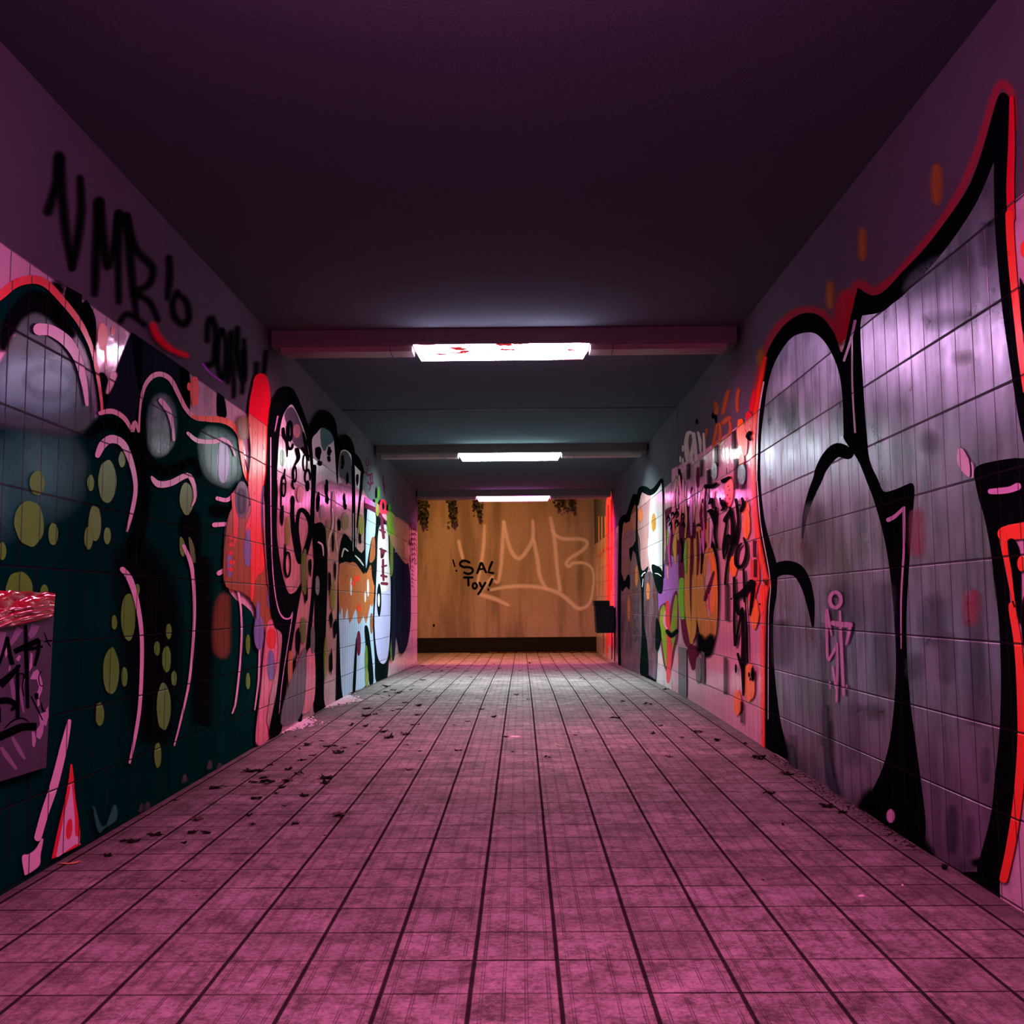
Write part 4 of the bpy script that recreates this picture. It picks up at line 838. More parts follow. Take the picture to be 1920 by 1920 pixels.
p = Piece('graffiti_orange_letters', 'R', 'orange, purple and olive letters blurred together on the right wall', base=2)
p.fill([(1292, 1318), (1262, 1296), (1255, 1200), (1262, 1100), (1258, 1000), (1262, 880), (1300, 860), (1420, 775), (1440, 900), (1432, 1100), (1436, 1420), (1360, 1362)], 'pinktint', smooth=False, soft=4)  # soft-edged pink tint over this stretch of wall
p.fill(H_((738, 640), (735, 500), (785, 300), (790, 0), (920, 20), (930, 300), (922, 460), (870, 640), (800, 700)), 'violet', soft=2)
p.fill(G_((785, 1500), (790, 1300), (830, 1220), (1000, 1200), (1060, 1300), (1060, 1500), (960, 1560), (880, 1640)), 'maroon', soft=3)
p.fill(H_((935, 100), (1050, 0), (1110, 60), (1120, 500), (1090, 900), (1010, 1020), (960, 900), (940, 600)), 'maroon', soft=2.5)
p.fill(H_((745, 800), (755, 680), (790, 640), (830, 640), (845, 780), (860, 640), (890, 540), (912, 560), (918, 900), (885, 1050), (850, 1230), (805, 1210), (770, 1010)), 'maroon', soft=2.5)
p.fill(H_((755, 800), (765, 690), (795, 650), (820, 780), (850, 850), (870, 700), (895, 560), (908, 600), (905, 850), (868, 1050), (840, 1200), (808, 1190), (778, 980)), 'lime', soft=1)
p.fill(H_((810, 650), (835, 640), (845, 900), (860, 1050), (840, 1320), (818, 1300), (825, 1000)), 'red', soft=2); p.stroke(H_((800, 700), (795, 800), (820, 870)), [2, 4, 2], 'pink', soft=1)
p.stroke(H_((820, 880), (860, 920), (905, 880)), [5, 7, 5], 'ink', soft=2)
p.stroke(H_((1110, -60), (1108, 200), (1105, 500), (1120, 760), (1160, 960), (1200, 980), (1235, 860), (1262, 600), (1260, 300), (1235, 130), (1190, 90), (1160, 160)), [12, 20, 22, 24, 22, 22, 20, 16, 14, 12, 10, 8], 'ink', soft=3)
p.stroke(H_((1105, -40), (1105, 200), (1112, 500), (1135, 740), (1170, 900), (1200, 930), (1228, 820), (1245, 600), (1245, 330), (1220, 170), (1190, 140), (1165, 240), (1155, 380)), [9, 14, 17, 20, 21, 20, 16, 12, 8, 7, 7, 6, 4], 'ochre', soft=1)
p.stroke(H_((1200, 160), (1235, 300), (1240, 500), (1225, 700)), [6, 8, 9, 5], 'orange', soft=2); p.fill(ell(H_, 1170, 850, 50, 80), 'ochre', soft=2)
p.stroke(H_((1240, 350), (1210, 450), (1180, 540), (1160, 600)), [2, 5, 6, 3], 'maroon', soft=2); p.stroke(H_((1195, 550), (1192, 680)), [2, 1.5], 'red', soft=1)
p.stroke(H_((1010, 60), (1000, 400), (1005, 700), (1040, 980)), [7, 8, 9, 5], 'ochre', soft=1.5); p.stroke(H_((1070, 60), (1062, 500), (1060, 850), (1040, 960)), [5, 7, 8, 5], 'ochre', soft=1.5)
p.stroke(H_((950, 420), (945, 600), (960, 760)), [7, 9, 5], 'olive', soft=2); p.fill(H_((1010, 1030), (1100, 1040), (1070, 1200), (1045, 1210)), 'maroon', soft=3)
p.fill(H_((1080, 900), (1160, 960), (1250, 900), (1240, 1080), (1180, 1130), (1090, 1060)), 'ink', soft=5)
rr = random.Random(4)
for i in range(46):         # the drips and strokes of many old layers between the tiles' top edge and the letters
    x = rr.uniform(800, 1240); y = rr.uniform(880, 1600) - (x - 800) * .25; h = rr.uniform(120, 420)
    key = rr.choice(['maroon', 'ink', 'olive', 'ochre', 'violet', 'rust', 'red', 'pink', 'magenta', 'slate', 'maroon', 'ochre', 'lilac'])
    dx = rr.uniform(-18, 18)
    p.stroke(G_((x, y), (x + dx, y + h * .5), (x + dx * .3, y + h)), [1.5, rr.uniform(2, 6.5), 1.2], key, soft=1.5)
for x, y in ((830, 1290), (850, 1350), (905, 1330), (960, 1270), (965, 1350), (905, 1250), (870, 1260)):
    p.stroke(G_((x - 14, y + 22), (x, y - 8), (x + 12, y + 26), (x - 4, y + 50)), [2, 3, 2, 1], 'ink', soft=.5)
p.fill(H_((920, 1010), (995, 1040), (995, 1480), (920, 1440)), 'grey', smooth=False); p.fill(H_((1128, 1060), (1158, 1075), (1158, 1360), (1128, 1340)), 'slate', smooth=False)
p.fill(ell(H_, 1100, 1230, 20, 120), 'grey', soft=2)
p.done(WR)

p = Piece('graffiti_black_tag', 'R', 'tall black handwritten tag with orange patches between orange letters and silver letters', base=60)
p.stroke(G_((1700, -140), (1650, 120), (1612, 380), (1590, 650), (1592, 900), (1602, 1150), (1628, 1430), (1675, 1700), (1722, 1900)) + H_((1722, 420), (1712, 480), (1690, 640), (1682, 900), (1680, 1400), (1682, 1960)), [5, 8, 8, 7, 7, 8, 8, 8, 9, 9, 8, 7, 5, 5, 5], 'signal', soft=3)
for T, cx, cy, rx, ry, k in [(Q4, 1040, 620, 60, 230, 'orange'), (Q4, 1170, 470, 52, 190, 'red'), (Q4, 1090, 800, 50, 200, 'signal'), (Q4, 845, 1560, 62, 240, 'signal'), (Q4, 1120, 1880, 50, 130, 'orange'), (Q4, 1050, 1080, 36, 110, 'signal'),
                          (Q5, 525, 210, 28, 125, 'orange'), (Q5, 408, 590, 28, 90, 'orange'), (Q5, 600, 640, 40, 170, 'red'), (Q5, 598, 1010, 34, 130, 'orange'), (Q5, 575, 840, 26, 110, 'red'), (Q5, 445, 1810, 30, 110, 'orange'),
                          (Q5, 552, 1630, 46, 165, 'orange'), (Q5, 590, 420, 30, 120, 'pink'), (Q5, 665, 880, 22, 130, 'signal')]:
    p.fill(ell(T, cx, cy, rx, ry, jag=.1), k, soft=2)
for x, y in ((830, 1500), (850, 1560), (820, 1640), (860, 1700), (825, 1780), (560, 1600), (548, 1560)): p.fill(ell(Q4 if x > 700 else Q5, x, y, 7, 14), 'ink')
for a, b in (((890, 610), (955, 900)), ((610, 850), (670, 1200)), ((480, 1240), (560, 1500)), ((925, 1060), (1000, 1560)), ((1030, 1150), (1110, 1560)), ((365, 1080), (410, 1360)), ((150, 1150), (200, 1400))):
    p.fill(Q4((a[0], a[1]), (b[0], a[1] - 30), (b[0], b[1] - 30), (a[0], b[1])), 'ink', smooth=False, soft=1, op=.75)
p.fill(ell(Q4, 600, 1250, 40, 130), 'greyteal', soft=2); p.fill(ell(Q4, 1050, 1300, 50, 160), 'greyteal', soft=3)
for a, b in (((330, 740), (370, 1072)), ((583, 350), (614, 500)), ((500, 1090), (528, 1445)), ((320, 1402), (352, 1735)), ((470, 1800), (498, 1990)), ((590, 520), (618, 680))):
    p.fill(Q5((a[0], a[1]), (b[0], a[1] + 3), (b[0], b[1] + 6), (a[0], b[1])), 'ink', smooth=False, soft=.4, op=.7)
for pts, w in [(((300, 20), (320, 60), (300, 80)), [5, 6, 3]), (((375, 90), (330, 170), (345, 200), (318, 400), (322, 515)), [5, 7, 4, 5, 3]), (((320, 480), (345, 330), (372, 310), (385, 380)), [3, 4, 5, 4]),
               (((380, 60), (400, 200), (405, 390), (430, 330), (452, 180), (440, 40)), [5, 7, 8, 7, 5, 5]), (((400, 390), (360, 530), (342, 640), (335, 740)), [7, 5, 4, 5]),
               (((360, 360), (350, 450), (325, 510)), [4, 4, 2]), (((480, 380), (440, 440), (428, 540), (450, 590), (495, 570), (525, 480), (522, 390), (500, 330)), [3, 6, 6, 6, 6, 6, 5, 3]),
               (((200, 100), (240, 200), (240, 300), (262, 420)), [5, 6, 5, 4]), (((250, 60), (245, 200)), [5, 6]), (((180, 90), (215, 80), (230, 130)), [4, 5, 4]),
               (((415, 690), (418, 840), (430, 960), (462, 1020), (488, 975)), [5, 6, 5, 4, 3]), (((420, 860), (500, 820), (570, 740)), [8, 13, 15]), (((572, 720), (580, 800), (568, 920), (556, 1025)), [7, 7, 5, 2]),
               (((500, 615), (505, 720), (508, 900)), [4, 5, 4]), (((418, 860), (416, 1100), (422, 1295)), [4, 5, 4]), (((424, 1290), (450, 1160), (486, 965)), [5, 4, 5]), (((488, 965), (494, 1200), (492, 1480), (497, 1745)), [5, 6, 7, 3]),
               (((448, 1375), (470, 1450), (490, 1530)), [5, 5, 4]), (((510, 860), (530, 1100), (538, 1450)), [2, 2, 2]), (((455, 1020), (440, 900), (445, 860)), [2, 2, 3])]:
    p.stroke(Q5(*pts), w, 'ink', soft=.4)
for cx, cy, rx, ry in ((431, 1505, 10, 42), (580, 1555, 14, 66), (547, 1560, 6, 26), (390, 877, 10, 8), (645, 925, 8, 8)): p.fill(ell(Q5, cx, cy, rx, ry), 'ink')
for pts, w in [(((465, 1500), (560, 1500), (640, 1450)), [8, 7, 4]), (((720, 1400), (745, 1410), (790, 1385), (850, 1350)), [3, 9, 6, 4]), (((740, 1740), (760, 1800), (750, 1860)), [6, 9, 4]), (((1180, 620), (1150, 680), (1190, 740)), [6, 8, 4]),
               (((810, 1200), (808, 1290)), [1, 1]), (((700, 1700), (720, 1780), (790, 1820)), [4, 4, 3]), (((1060, 1700), (1080, 1790), (1040, 1900)), [5, 6, 5]), (((960, 1720), (990, 1900)), [6, 5]), (((520, 1780), (560, 1700), (580, 1850)), [4, 5, 4])]:
    p.stroke(Q4(*pts), w, 'ink', soft=.4)
p.done(WR)

p = Piece('graffiti_white_number', 'R', 'white rounded handwriting and orange scribbles on the plaster above the tiles', base=5)
for pts, w in [(((215, 620), (170, 640), (145, 800), (165, 1000), (200, 1080), (235, 950), (262, 800), (275, 640)), [5, 6, 7, 9, 9, 6, 5, 4]), (((262, 640), (290, 850), (308, 1080)), [6, 6, 4]),
               (((430, 640), (440, 850), (452, 1060)), [3, 4, 3]), (((250, 1090), (262, 1130)), [4, 3]), (((340, 620), (370, 760), (380, 940)), [3, 5, 2])]:
    p.stroke(Q4(*pts), w, 'cream', soft=1.2)
for cx, cy in ((48, 1060), (90, 880), (90, 1090)): p.fill(ell(Q4, cx, cy, 12, 52), 'cream', soft=1)
for pts, w in [(((600, 880), (590, 780), (630, 600), (645, 500), (690, 480)), [2, 4, 5, 4, 4]), (((690, 480), (700, 650), (680, 790), (620, 790)), [4, 5, 5, 4]), (((700, 880), (740, 770), (840, 650), (868, 540), (845, 400)), [4, 3, 3, 4, 4]),
               (((745, 460), (790, 420), (850, 380)), [8, 9, 7]), (((740, 300), (770, 180), (800, 60), (830, -60)), [6, 8, 8, 4]), (((600, 350), (640, 250), (620, 150)), [6, 9, 8]), (((980, 260), (975, 100), (1000, -80)), [4, 5, 5]), (((480, 560), (470, 680)), [4, 3])]:
    p.stroke(Q4(*pts), w, 'rust', soft=2.5)
p.stroke(Q4((1210, 250), (1220, 150), (1260, -50)), [5, 6, 5], 'red', soft=3)
for cx, cy, rx, ry in ((590, 350, 24, 50), (630, 400, 14, 70), (320, 440, 20, 40)): p.fill(ell(Q4, cx, cy, rx, ry, jag=.3), 'ink', soft=1)
p.done(WR)

p = Piece('graffiti_white_letters', 'R', 'white and dusky pink letter shapes with wavy black outline, further down the right wall', base=45)
p.fill(Q3((300, 1980), (320, 1200), (340, 980), (440, 950), (560, 640), (640, 450), (720, 320), (780, 260), (900, 300), (1040, 270), (1200, 60), (1240, 200), (1240, 1980)), 'rose')
p.fill(Q3((325, 1980), (335, 1200), (345, 990), (440, 960), (560, 650), (640, 480), (645, 1200), (600, 1560), (640, 1980)), 'brown')
p.fill(H_((410, 60), (560, 0), (590, 330), (690, 350), (725, 500), (735, 760), (715, 1330), (640, 1290), (590, 1260), (405, 1195), (400, 700)), 'silver_dark', soft=.5)
p.fill(Q3((950, 440), (1100, 250), (1220, 80), (1236, 300), (1238, 1300), (1235, 1980), (940, 1980)), 'white')
p.fill(H_((665, 0), (778, 0), (780, 330), (700, 360), (650, 200)), 'white'); p.fill(H_((640, 420), (700, 400), (730, 560), (720, 900), (705, 1320), (655, 1290), (630, 900)), 'silver')
p.stroke(Q3((262, 2400), (275, 1500), (290, 1150), (300, 960), (345, 880), (400, 860), (432, 900), (480, 720), (560, 480), (600, 340), (625, 420), (650, 560), (680, 420), (710, 280), (760, 205), (840, 225), (940, 280), (1040, 230), (1130, 110), (1200, -10), (1222, 60), (1238, 400), (1240, 1200), (1238, 2200)),
         [4, 4, 5, 8, 12, 13, 10, 8, 9, 6, 7, 6, 6, 8, 11, 13, 11, 9, 7, 4, 3, 2, 2, 2], 'black', soft=.4)
p.stroke(H_((398, -100), (392, 400), (388, 800), (392, 1195)), [6, 6, 5, 5], 'black', soft=.4); p.stroke(Q3((648, 560), (645, 1200), (650, 1500), (690, 1900)), [3, 4, 5, 5], 'black')
p.fill(Q3((480, 1560), (560, 1480), (620, 1380), (660, 1500), (620, 1640), (560, 1600), (520, 1820), (495, 1760)), 'black', soft=.4)
p.fill(H_((545, 60), (565, 200), (595, 335), (648, 298), (640, 345), (612, 420), (612, 800), (640, 1000), (650, 1290), (578, 1260), (592, 900), (585, 500), (558, 300), (532, 150)), 'black', soft=.4)
p.fill(H_((680, 292), (720, 290), (775, 340), (770, 520), (738, 530), (705, 430)), 'black', soft=.4); p.fill(H_((405, 360), (435, 430), (468, 372), (485, 400), (480, 505), (450, 480), (410, 520)), 'black', soft=.4)
p.stroke(H_((592, 385), (605, 362), (622, 352)), 1.8, 'white'); p.stroke(H_((710, 360), (740, 365), (765, 385)), [1.2, 2, 1.5], 'white'); p.stroke(H_((597, 480), (604, 410)), 1, 'white')
for cx, cy, rx, ry in ((545, 380, 12, 90), (648, 520, 14, 80), (475, 680, 12, 110)): p.fill(ell(H_, cx, cy, rx, ry, jag=.15), 'rust', soft=1)
p.fill(ell(Q3, 720, 780, 40, 150), 'orange', soft=1); p.fill(ell(Q3, 1025, 950, 42, 200, jag=.1), 'ochre', soft=1)
for y in (500, 600, 680, 760, 860, 940): p.stroke(H_((505, y), (530, y + 30), (550, y - 10), (560, y + 40)), 1.2, 'slate', soft=.4)
p.fill(H_((600, 1230), (660, 1285), (720, 1330), (640, 1320)), 'ink', soft=1.5); p.fill(H_((722, 760), (760, 900), (738, 1040), (715, 1020)), 'black', soft=.5)
p.done(WR)

p = Piece('graffiti_red_stripes', 'R', 'hot pink, red and orange streaks on the last stretch of the right wall', base=3)
p.fill(H_((280, -330), (322, -340), (345, 0), (342, 600), (352, 1000), (300, 960), (275, 500), (272, 0)), 'hot', soft=2.5)
for x, a, b, k in ((290, -250, 700, 'red'), (318, -300, 500, 'red'), (330, 0, 900, 'hot'), (268, -100, 800, 'orange'), (250, 100, 700, 'peach'), (300, 200, 1000, 'signal'), (352, -150, 900, 'violet'), (370, 0, 1100, 'mauve'), (345, 700, 1150, 'maroon'), (322, 880, 1130, 'maroon'), (278, 850, 1100, 'signal'), (245, 880, 1080, 'rust')):
    p.stroke(H_((x, a), (x + 3, (a + b) / 2), (x, b)), [1, 2.4, 1], k, soft=1.2, op=.8)
p.stroke(H_((200, 210), (250, 150), (300, 130), (330, 190)), [2, 3, 3, 1], 'red', soft=1)
for x in (205, 232, 262): p.stroke(H_((x, -150), (x + 2, 200), (x, 560)), [1, 1.6, 1], 'peach', soft=.8)
p.done(WR)

# ------------------------------------------------------------------ writing on the end wall
p = Piece('graffiti_white_tag', 'E', 'big thin white spray-can tag ending in a swooping underline and arrow', base=2)
for pts, w in [(((525, 590), (540, 660), (556, 725)), [5, 6, 5]), (((735, 460), (730, 600), (712, 740), (692, 860), (678, 935)), [4, 6, 6, 6, 4]),
               (((892, 430), (882, 620), (870, 790), (848, 915), (820, 915)), [5, 7, 6, 6, 4]), (((892, 430), (918, 560), (955, 670), (1015, 730), (1085, 660), (1130, 560), (1130, 420)), [6, 7, 7, 7, 7, 7, 5]),
               (((1140, 580), (1168, 740), (1190, 880), (1240, 975)), [6, 7, 7, 5]), (((1275, 400), (1305, 560), (1328, 800), (1352, 990)), [7, 7, 6, 6]),
               (((1290, 500), (1330, 550), (1400, 570), (1530, 572), (1575, 605), (1540, 660), (1440, 725), (1405, 770), (1425, 792), (1460, 768), (1550, 768), (1612, 810), (1628, 900), (1610, 1050), (1570, 1120), (1500, 1138), (1430, 1080), (1340, 1012), (1200, 968), (1060, 955), (920, 962), (790, 985)),
                [5, 6, 6, 6, 6, 6, 6, 7, 8, 6, 4, 4, 3, 4, 5, 7, 7, 7, 7, 7, 6, 4]), (((800, 880), (740, 950), (695, 1012), (720, 1030), (820, 1060), (930, 1112)), [5, 6, 7, 8, 8, 4])]:
    p.stroke(F_(*pts), w, 'chalk', soft=2.6, op=.5)
p.done(WE)
p = Piece('graffiti_black_writing', 'E', 'hand-painted black words !SAL TOY! on the sandy wall', base=40)
for pts, w in [(((478, 742), (484, 765), (491, 792)), 2.6), (((612, 762), (580, 748), (548, 752), (535, 778), (560, 798), (605, 800), (636, 815), (635, 840), (605, 855), (570, 845)), 4), (((676, 848), (692, 805), (710, 765), (740, 828), (748, 842)), 4),
               (((690, 818), (735, 812)), 3), (((797, 758), (775, 810), (768, 842), (806, 848)), 4), (((568, 884), (636, 884)), 4), (((602, 886), (604, 948)), 4), (((695, 928), (708, 955), (716, 966)), 4), (((742, 928), (715, 975), (684, 1020)), 4), (((797, 898), (776, 948)), 4)]:
    p.stroke(F_(*pts), w, 'ink', soft=.3, smooth=len(pts) > 4)
p.stroke(F_(*[(655 + 17 * math.cos(a * .6283), 953 + 22 * math.sin(a * .6283)) for a in range(10)]), 3.8, 'ink', soft=.3, closed=True)
p.fill(ell(F_, 505, 829, 8, 8), 'ink'); p.fill(ell(F_, 767, 983, 8, 8), 'ink'); p.fill(ell(F_, 320, 1275, 9, 12, jag=.2), 'ink')
p.done(WE)
# ------------------------------------------------------------------ fallen leaves
M_LEAF = plain('dry_dark_leaf', (0.010, 0.007, 0.007), 0.8, spec=0.05, bump=0.001, scale=200, vary=0.3)
M_LEAFB = plain('dry_brown_leaf', (0.07, 0.035, 0.022), 0.7, bump=0.001, scale=200, vary=0.3)
M_LEAFO = plain('orange_leaf', (0.62, 0.27, 0.10), 0.6, bump=0.0008, scale=120, vary=0.25)
M_LEAFY = plain('pale_yellow_leaf', (0.32, 0.34, 0.14), 0.7, bump=0.0005, scale=120)
def leaf_mesh(seed, curl=0.45, lobes=5):
    """a curled dry leaf, unit long, lying on z = 0, with a stem"""
    rr = random.Random(seed); bm = bmesh.new()
    N = 30; R = []
    for i in range(N):
        a = 2 * math.pi * i / N
        r = 0.36 + 0.11 * math.cos(lobes * a + rr.uniform(0, .3)) + rr.uniform(-.04, .04) + 0.10 * math.cos(a)
        R.append((r * math.cos(a) * 1.1, r * math.sin(a) * 0.85))
    ax = rr.uniform(0, 3.1); ca, sa = math.cos(ax), math.sin(ax)
    def z(x, y):
        u = x * ca + y * sa; v = -x * sa + y * ca
        return curl * (1.1 * u * u + 0.5 * v * v * math.sin(6 * u + seed)) + 0.05 * math.sin(9 * x + seed) * math.cos(8 * y) + 0.05
    c = bm.verts.new((0, 0, z(0, 0))); rings = []
    for k in (0.35, 0.7, 1.0): rings.append([bm.verts.new((x * k, y * k, z(x * k, y * k))) for x, y in R])
    for i in range(N):
        j = (i + 1) % N; bm.faces.new((c, rings[0][i], rings[0][j]))
        for a, b in zip(rings, rings[1:]): bm.faces.new((a[i], b[i], b[j], a[j]))
    # stem
    x0, y0 = 0.42, 0.0; prev = None
    for k in range(5):
        x = x0 + k * 0.09; yy = 0.05 * math.sin(k + seed); zz = z(x0, 0) * (1 - k / 5) + 0.03; q = 0.018
        ring = [bm.verts.new((x, yy + q * math.cos(t), zz + q * math.sin(t))) for t in (0, 2.1, 4.2)]
        if prev:
            for i in range(3): bm.faces.new((prev[i], prev[(i + 1) % 3], ring[(i + 1) % 3], ring[i]))
        prev = ring
    mn = min(v.co.z for v in bm.verts)
    for v in bm.verts: v.co.z -= mn
    bmesh.ops.recalc_face_normals(bm, faces=bm.faces)
    bmesh.ops.solidify(bm, geom=list(bm.faces), thickness=0.012)
    me = bpy.data.meshes.new('leaf'); bm.to_mesh(me); bm.free()
    for p_ in me.polygons: p_.use_smooth = True
    return me
LEAVES = [leaf_mesh(i, 0.25 + 0.14 * (i % 4), 5 if i % 3 else 3) for i in range(8)]
for i, me in enumerate(LEAVES): me.materials.append(M_LEAFB if i == 5 else M_LEAF)
T3 = crop(560, 1280, 0.25); T4 = crop(960, 1280, 0.25)
spots = []
def add(T, L):
    for x, y, w in L: (px, py), = T((x, y)); s_ = (T((1, 0))[0][0] - T((0, 0))[0][0]); spots.append((px, py, w * s_))
add(T3, [(670,34,45),(665,70,35),(742,78,35),(595,90,30),(680,102,22),(630,115,20),(790,152,30),(897,176,50),(497,197,45),(535,195,32),(600,207,25),(708,211,34),(740,203,30),(500,252,60),(570,239,30),(900,244,40),
         (390,325,38),(500,326,42),(615,340,28),(860,317,32),(895,317,24),(1168,320,28),(1262,293,25),(1378,204,30),(630,372,45),(768,374,25),(795,389,50),(815,382,30),(670,417,55),(180,438,32),(215,481,55),(75,468,60),(350,489,38),
         (450,459,40),(492,442,25),(298,530,60),(265,514,30),(15,584,45),(118,547,40),(812,470,20),(912,515,25),(1185,511,38),(835,652,45),(225,716,85),(200,756,55),(1555,408,28),(1605,518,25),(1855,562,35),(1455,259,35),
         (840,54,26),(980,66,36),(1250,96,12),(1208,157,12),(1030,117,15),(770,173,18),(1635,93,30),(1718,125,14),(718,58,26),(860,24,20),(1200,10,14),(535,460,12),(1030,526,14)])
add(T4, [(828,142,22),(1008,164,38),(868,212,25),(792,267,42),(473,394,30),(1112,325,32),(1055,384,36),(1280,412,28),(1365,365,40),(1385,375,40),(1537,434,50),(1738,457,45),(1185,558,42),(1860,575,45),(590,141,8),(1018,497,12),
         (1160,52,45),(1275,104,30),(550,516,15),(330,66,12),(830,528,12)])
add(C_, [(1300,1224,50),(1340,1223,35),(1385,1193,25),(1310,1282,30),(1385,1286,45),(1350,1278,30),(1365,1258,35),(1475,1274,45),(1480,1217,30),(1527,1238,30),(1450,1309,36),(1568,1353,45),(1330,1367,35),(1100,1312,50),
         (1280,1449,35),(1015,1471,55),(1305,1498,20),(1525,1493,30),(790,1552,60),(690,1586,60),(1000,1540,35),(1070,1543,40),(945,1591,26),(1740,1450,50),(905,1373,25),(1465,1403,15),(935,1790,14),(1670,1553,14),(1425,1337,24),
         (1545,1112,12),(1520,1046,14),(180,1765,34),(560,1662,30),(1015,1865,10)])
add(F_, [(235,1609,25),(665,1591,18),(810,1596,18),(1110,1588,25),(437,1622,30),(1030,1650,20),(1330,1651,18),(205,1660,20),(235,1726,35),(375,1686,20),(625,1706,18),(1515,1710,20),(735,1801,12),(25,1833,35),(130,1802,14),
         (340,1869,15),(75,1910,30),(1090,1884,15),(1860,1899,25),(1205,1540,18),(540,1731,18),(700,1717,20),(1000,1845,24),(112,1672,14),(590,1655,16),(300,1640,12),(915,1650,12),(1560,1720,16),(1750,1715,16),(1690,1530,20)])
add(J_, [(185,1293,40),(110,1377,35),(345,1433,45),(425,1459,35),(65,1222,34),(160,1516,12),(295,1318,16),(70,1755,12),(680,1850,14)])
rl = random.Random(11)
for i in range(10): spots.append((rl.uniform(800, 1100), rl.uniform(1244, 1262), rl.uniform(3, 5)))
def zone(p_, w):
    side = 'close to left wall' if p_.x < -1.1 else 'left of centre' if p_.x < -0.35 else 'mid walkway' if p_.x < 0.35 else 'right of centre' if p_.x < 1.0 else 'close to right wall'
    dep = 'in the near foreground' if p_.y < 4.6 else 'in front of the nearest visible lamp' if p_.y < 6.6 else 'under the nearest visible lamp' if p_.y < 8.4 else 'between the nearest and the middle lamp' if p_.y < 11.4 else 'under the middle lamp' if p_.y < 14.5 else 'near the tunnel mouth'
    return ('larger' if w > 0.085 else 'small') + ' dark dry leaf ' + side + ' ' + dep
for i, (px, py, w) in enumerate(spots):
    q = on_floor(px, py)
    if not (XL + 0.03 < q.x < XR - 0.03) or q.y > YE - 0.2: continue
    wm = min(w * q.y / F_PX, 0.17)
    o = bpy.data.objects.new('fallen_leaf', LEAVES[(i * 5 + 3) % 8]); COL.objects.link(o)
    o.location = (q.x, q.y, q.z + 0.0005); o.rotation_euler = (0, 0, rl.uniform(0, 6.28)); s_ = wm * rl.uniform(1.4, 1.8)
    o.scale = (s_, s_, s_ * rl.uniform(0.9, 1.5))
    tag(o, zone(q, wm), 'leaf', 'fallen leaves on the underpass floor')
def special(px, py, w, mat, label, cat='leaf', name='fallen_leaf', seed=2, flat=.6, rz=0.5):
    q = on_floor(px, py); me = leaf_mesh(40 + seed, .4, 2); me.materials.append(mat)
    o = bpy.data.objects.new(name, me); COL.objects.link(o); o.location = q; o.rotation_euler = (0, 0, rz)
    s_ = w * q.y / F_PX; o.scale = (s_, s_ * .55, s_ * flat); tag(o, label, cat, 'fallen leaves on the underpass floor' if cat == 'leaf' else None)
special(127, 1620, 36, M_LEAFO, 'single orange leaf by the foot of the left wall', seed=1, flat=.7, rz=.2)
special(1047, 1397, 22, M_LEAFY, 'pale yellow-green leaf lying flat in the middle of the walkway', seed=4, flat=.2, rz=2)
special(642, 1306, 9, M_LEAFO, 'orange scrap of leaf beside the white powder heap', seed=3, flat=1)
special(753, 1527, 18, M_LEAFB, 'brown flattened leaf left of the middle floor joint', seed=6, flat=.4)
special(1570, 1588, 16, M_LEAFB, 'brown curled leaf near the silver lettering', seed=7, flat=.4)
# paper scraps, gum
M_PAPER = plain('crumpled_white_paper', (0.75, 0.62, 0.66), 0.7, bump=0.002, scale=90)
def scrap(px, py, w, h_, label, name='paper_scrap', cat='litter', mat=None, seed=1):
    q = on_floor(px, py); r_ = random.Random(seed); bm = bmesh.new(); s_ = w * q.y / F_PX / 2; n = 9
    top = [bm.verts.new((s_ * .6 * x, s_ * .5 * y, h_ * r_.uniform(.5, 1))) for x, y in [(math.cos(6.283 * i / n) * r_.uniform(.5, 1), math.sin(6.283 * i / n) * r_.uniform(.5, 1)) for i in range(n)]]
    bot = [bm.verts.new((v.co.x * 1.6, v.co.y * 1.6, 0)) for v in top]
    for i in range(n): bm.faces.new((top[i - 1], top[i], bot[i], bot[i - 1]))
    c = bm.verts.new((0, 0, h_)); [bm.faces.new((top[i], top[i - 1], c)) for i in range(n)]; bm.faces.new(bot)
    bmesh.ops.recalc_face_normals(bm, faces=bm.faces)
    o = mesh_obj(name, bm, mat or M_PAPER); o.location = q; return tag(o, label, cat)
scrap(965, 1381, 24, .006, 'flat white paper scrap in the middle of the walkway', seed=2)
scrap(1616, 1680, 14, .004, 'larger pale paper scrap near the right wall foreground', seed=5)
scrap(1692, 1660, 8, .004, 'tiny pale paper scrap beside the larger one near the right wall', seed=7)
M_POW = plain('white_powder', (0.80, 0.80, 0.82), 0.95, bump=0.006, scale=160)
def powder(px, py, wx, wy, n, label, seed):
    q = on_floor(px, py); r_ = random.Random(seed); bm = bmesh.new()
    for _ in range(n):
        t = abs(r_.gauss(0, .5)); x = XL + .02 + wx * t * r_.random() * 2; y = q.y + r_.gauss(0, wy * .5) * (1.1 - .5 * min(t, 1)); z = fz(y)
        s_ = r_.uniform(.004, .014); V = [bm.verts.new((x + s_ * math.cos(a), y + s_ * math.sin(a), z + .0005)) for a in (0, 1.3, 2.5, 3.8, 5.0)]; c = bm.verts.new((x, y, z + s_ * .8))
        for i in range(5): bm.faces.new((V[i - 1], V[i], c))
    bmesh.ops.recalc_face_normals(bm, faces=bm.faces)
    return tag(mesh_obj('powder_spill', bm, M_POW), label, 'powder', kind='stuff')
powder(628, 1314, .11, .45, 1500, 'white powder spilled at the foot of the pale blue figure', 3)
powder(550, 1358, .10, .40, 420, 'thin smear of white powder nearer the viewer by the left wall', 5)
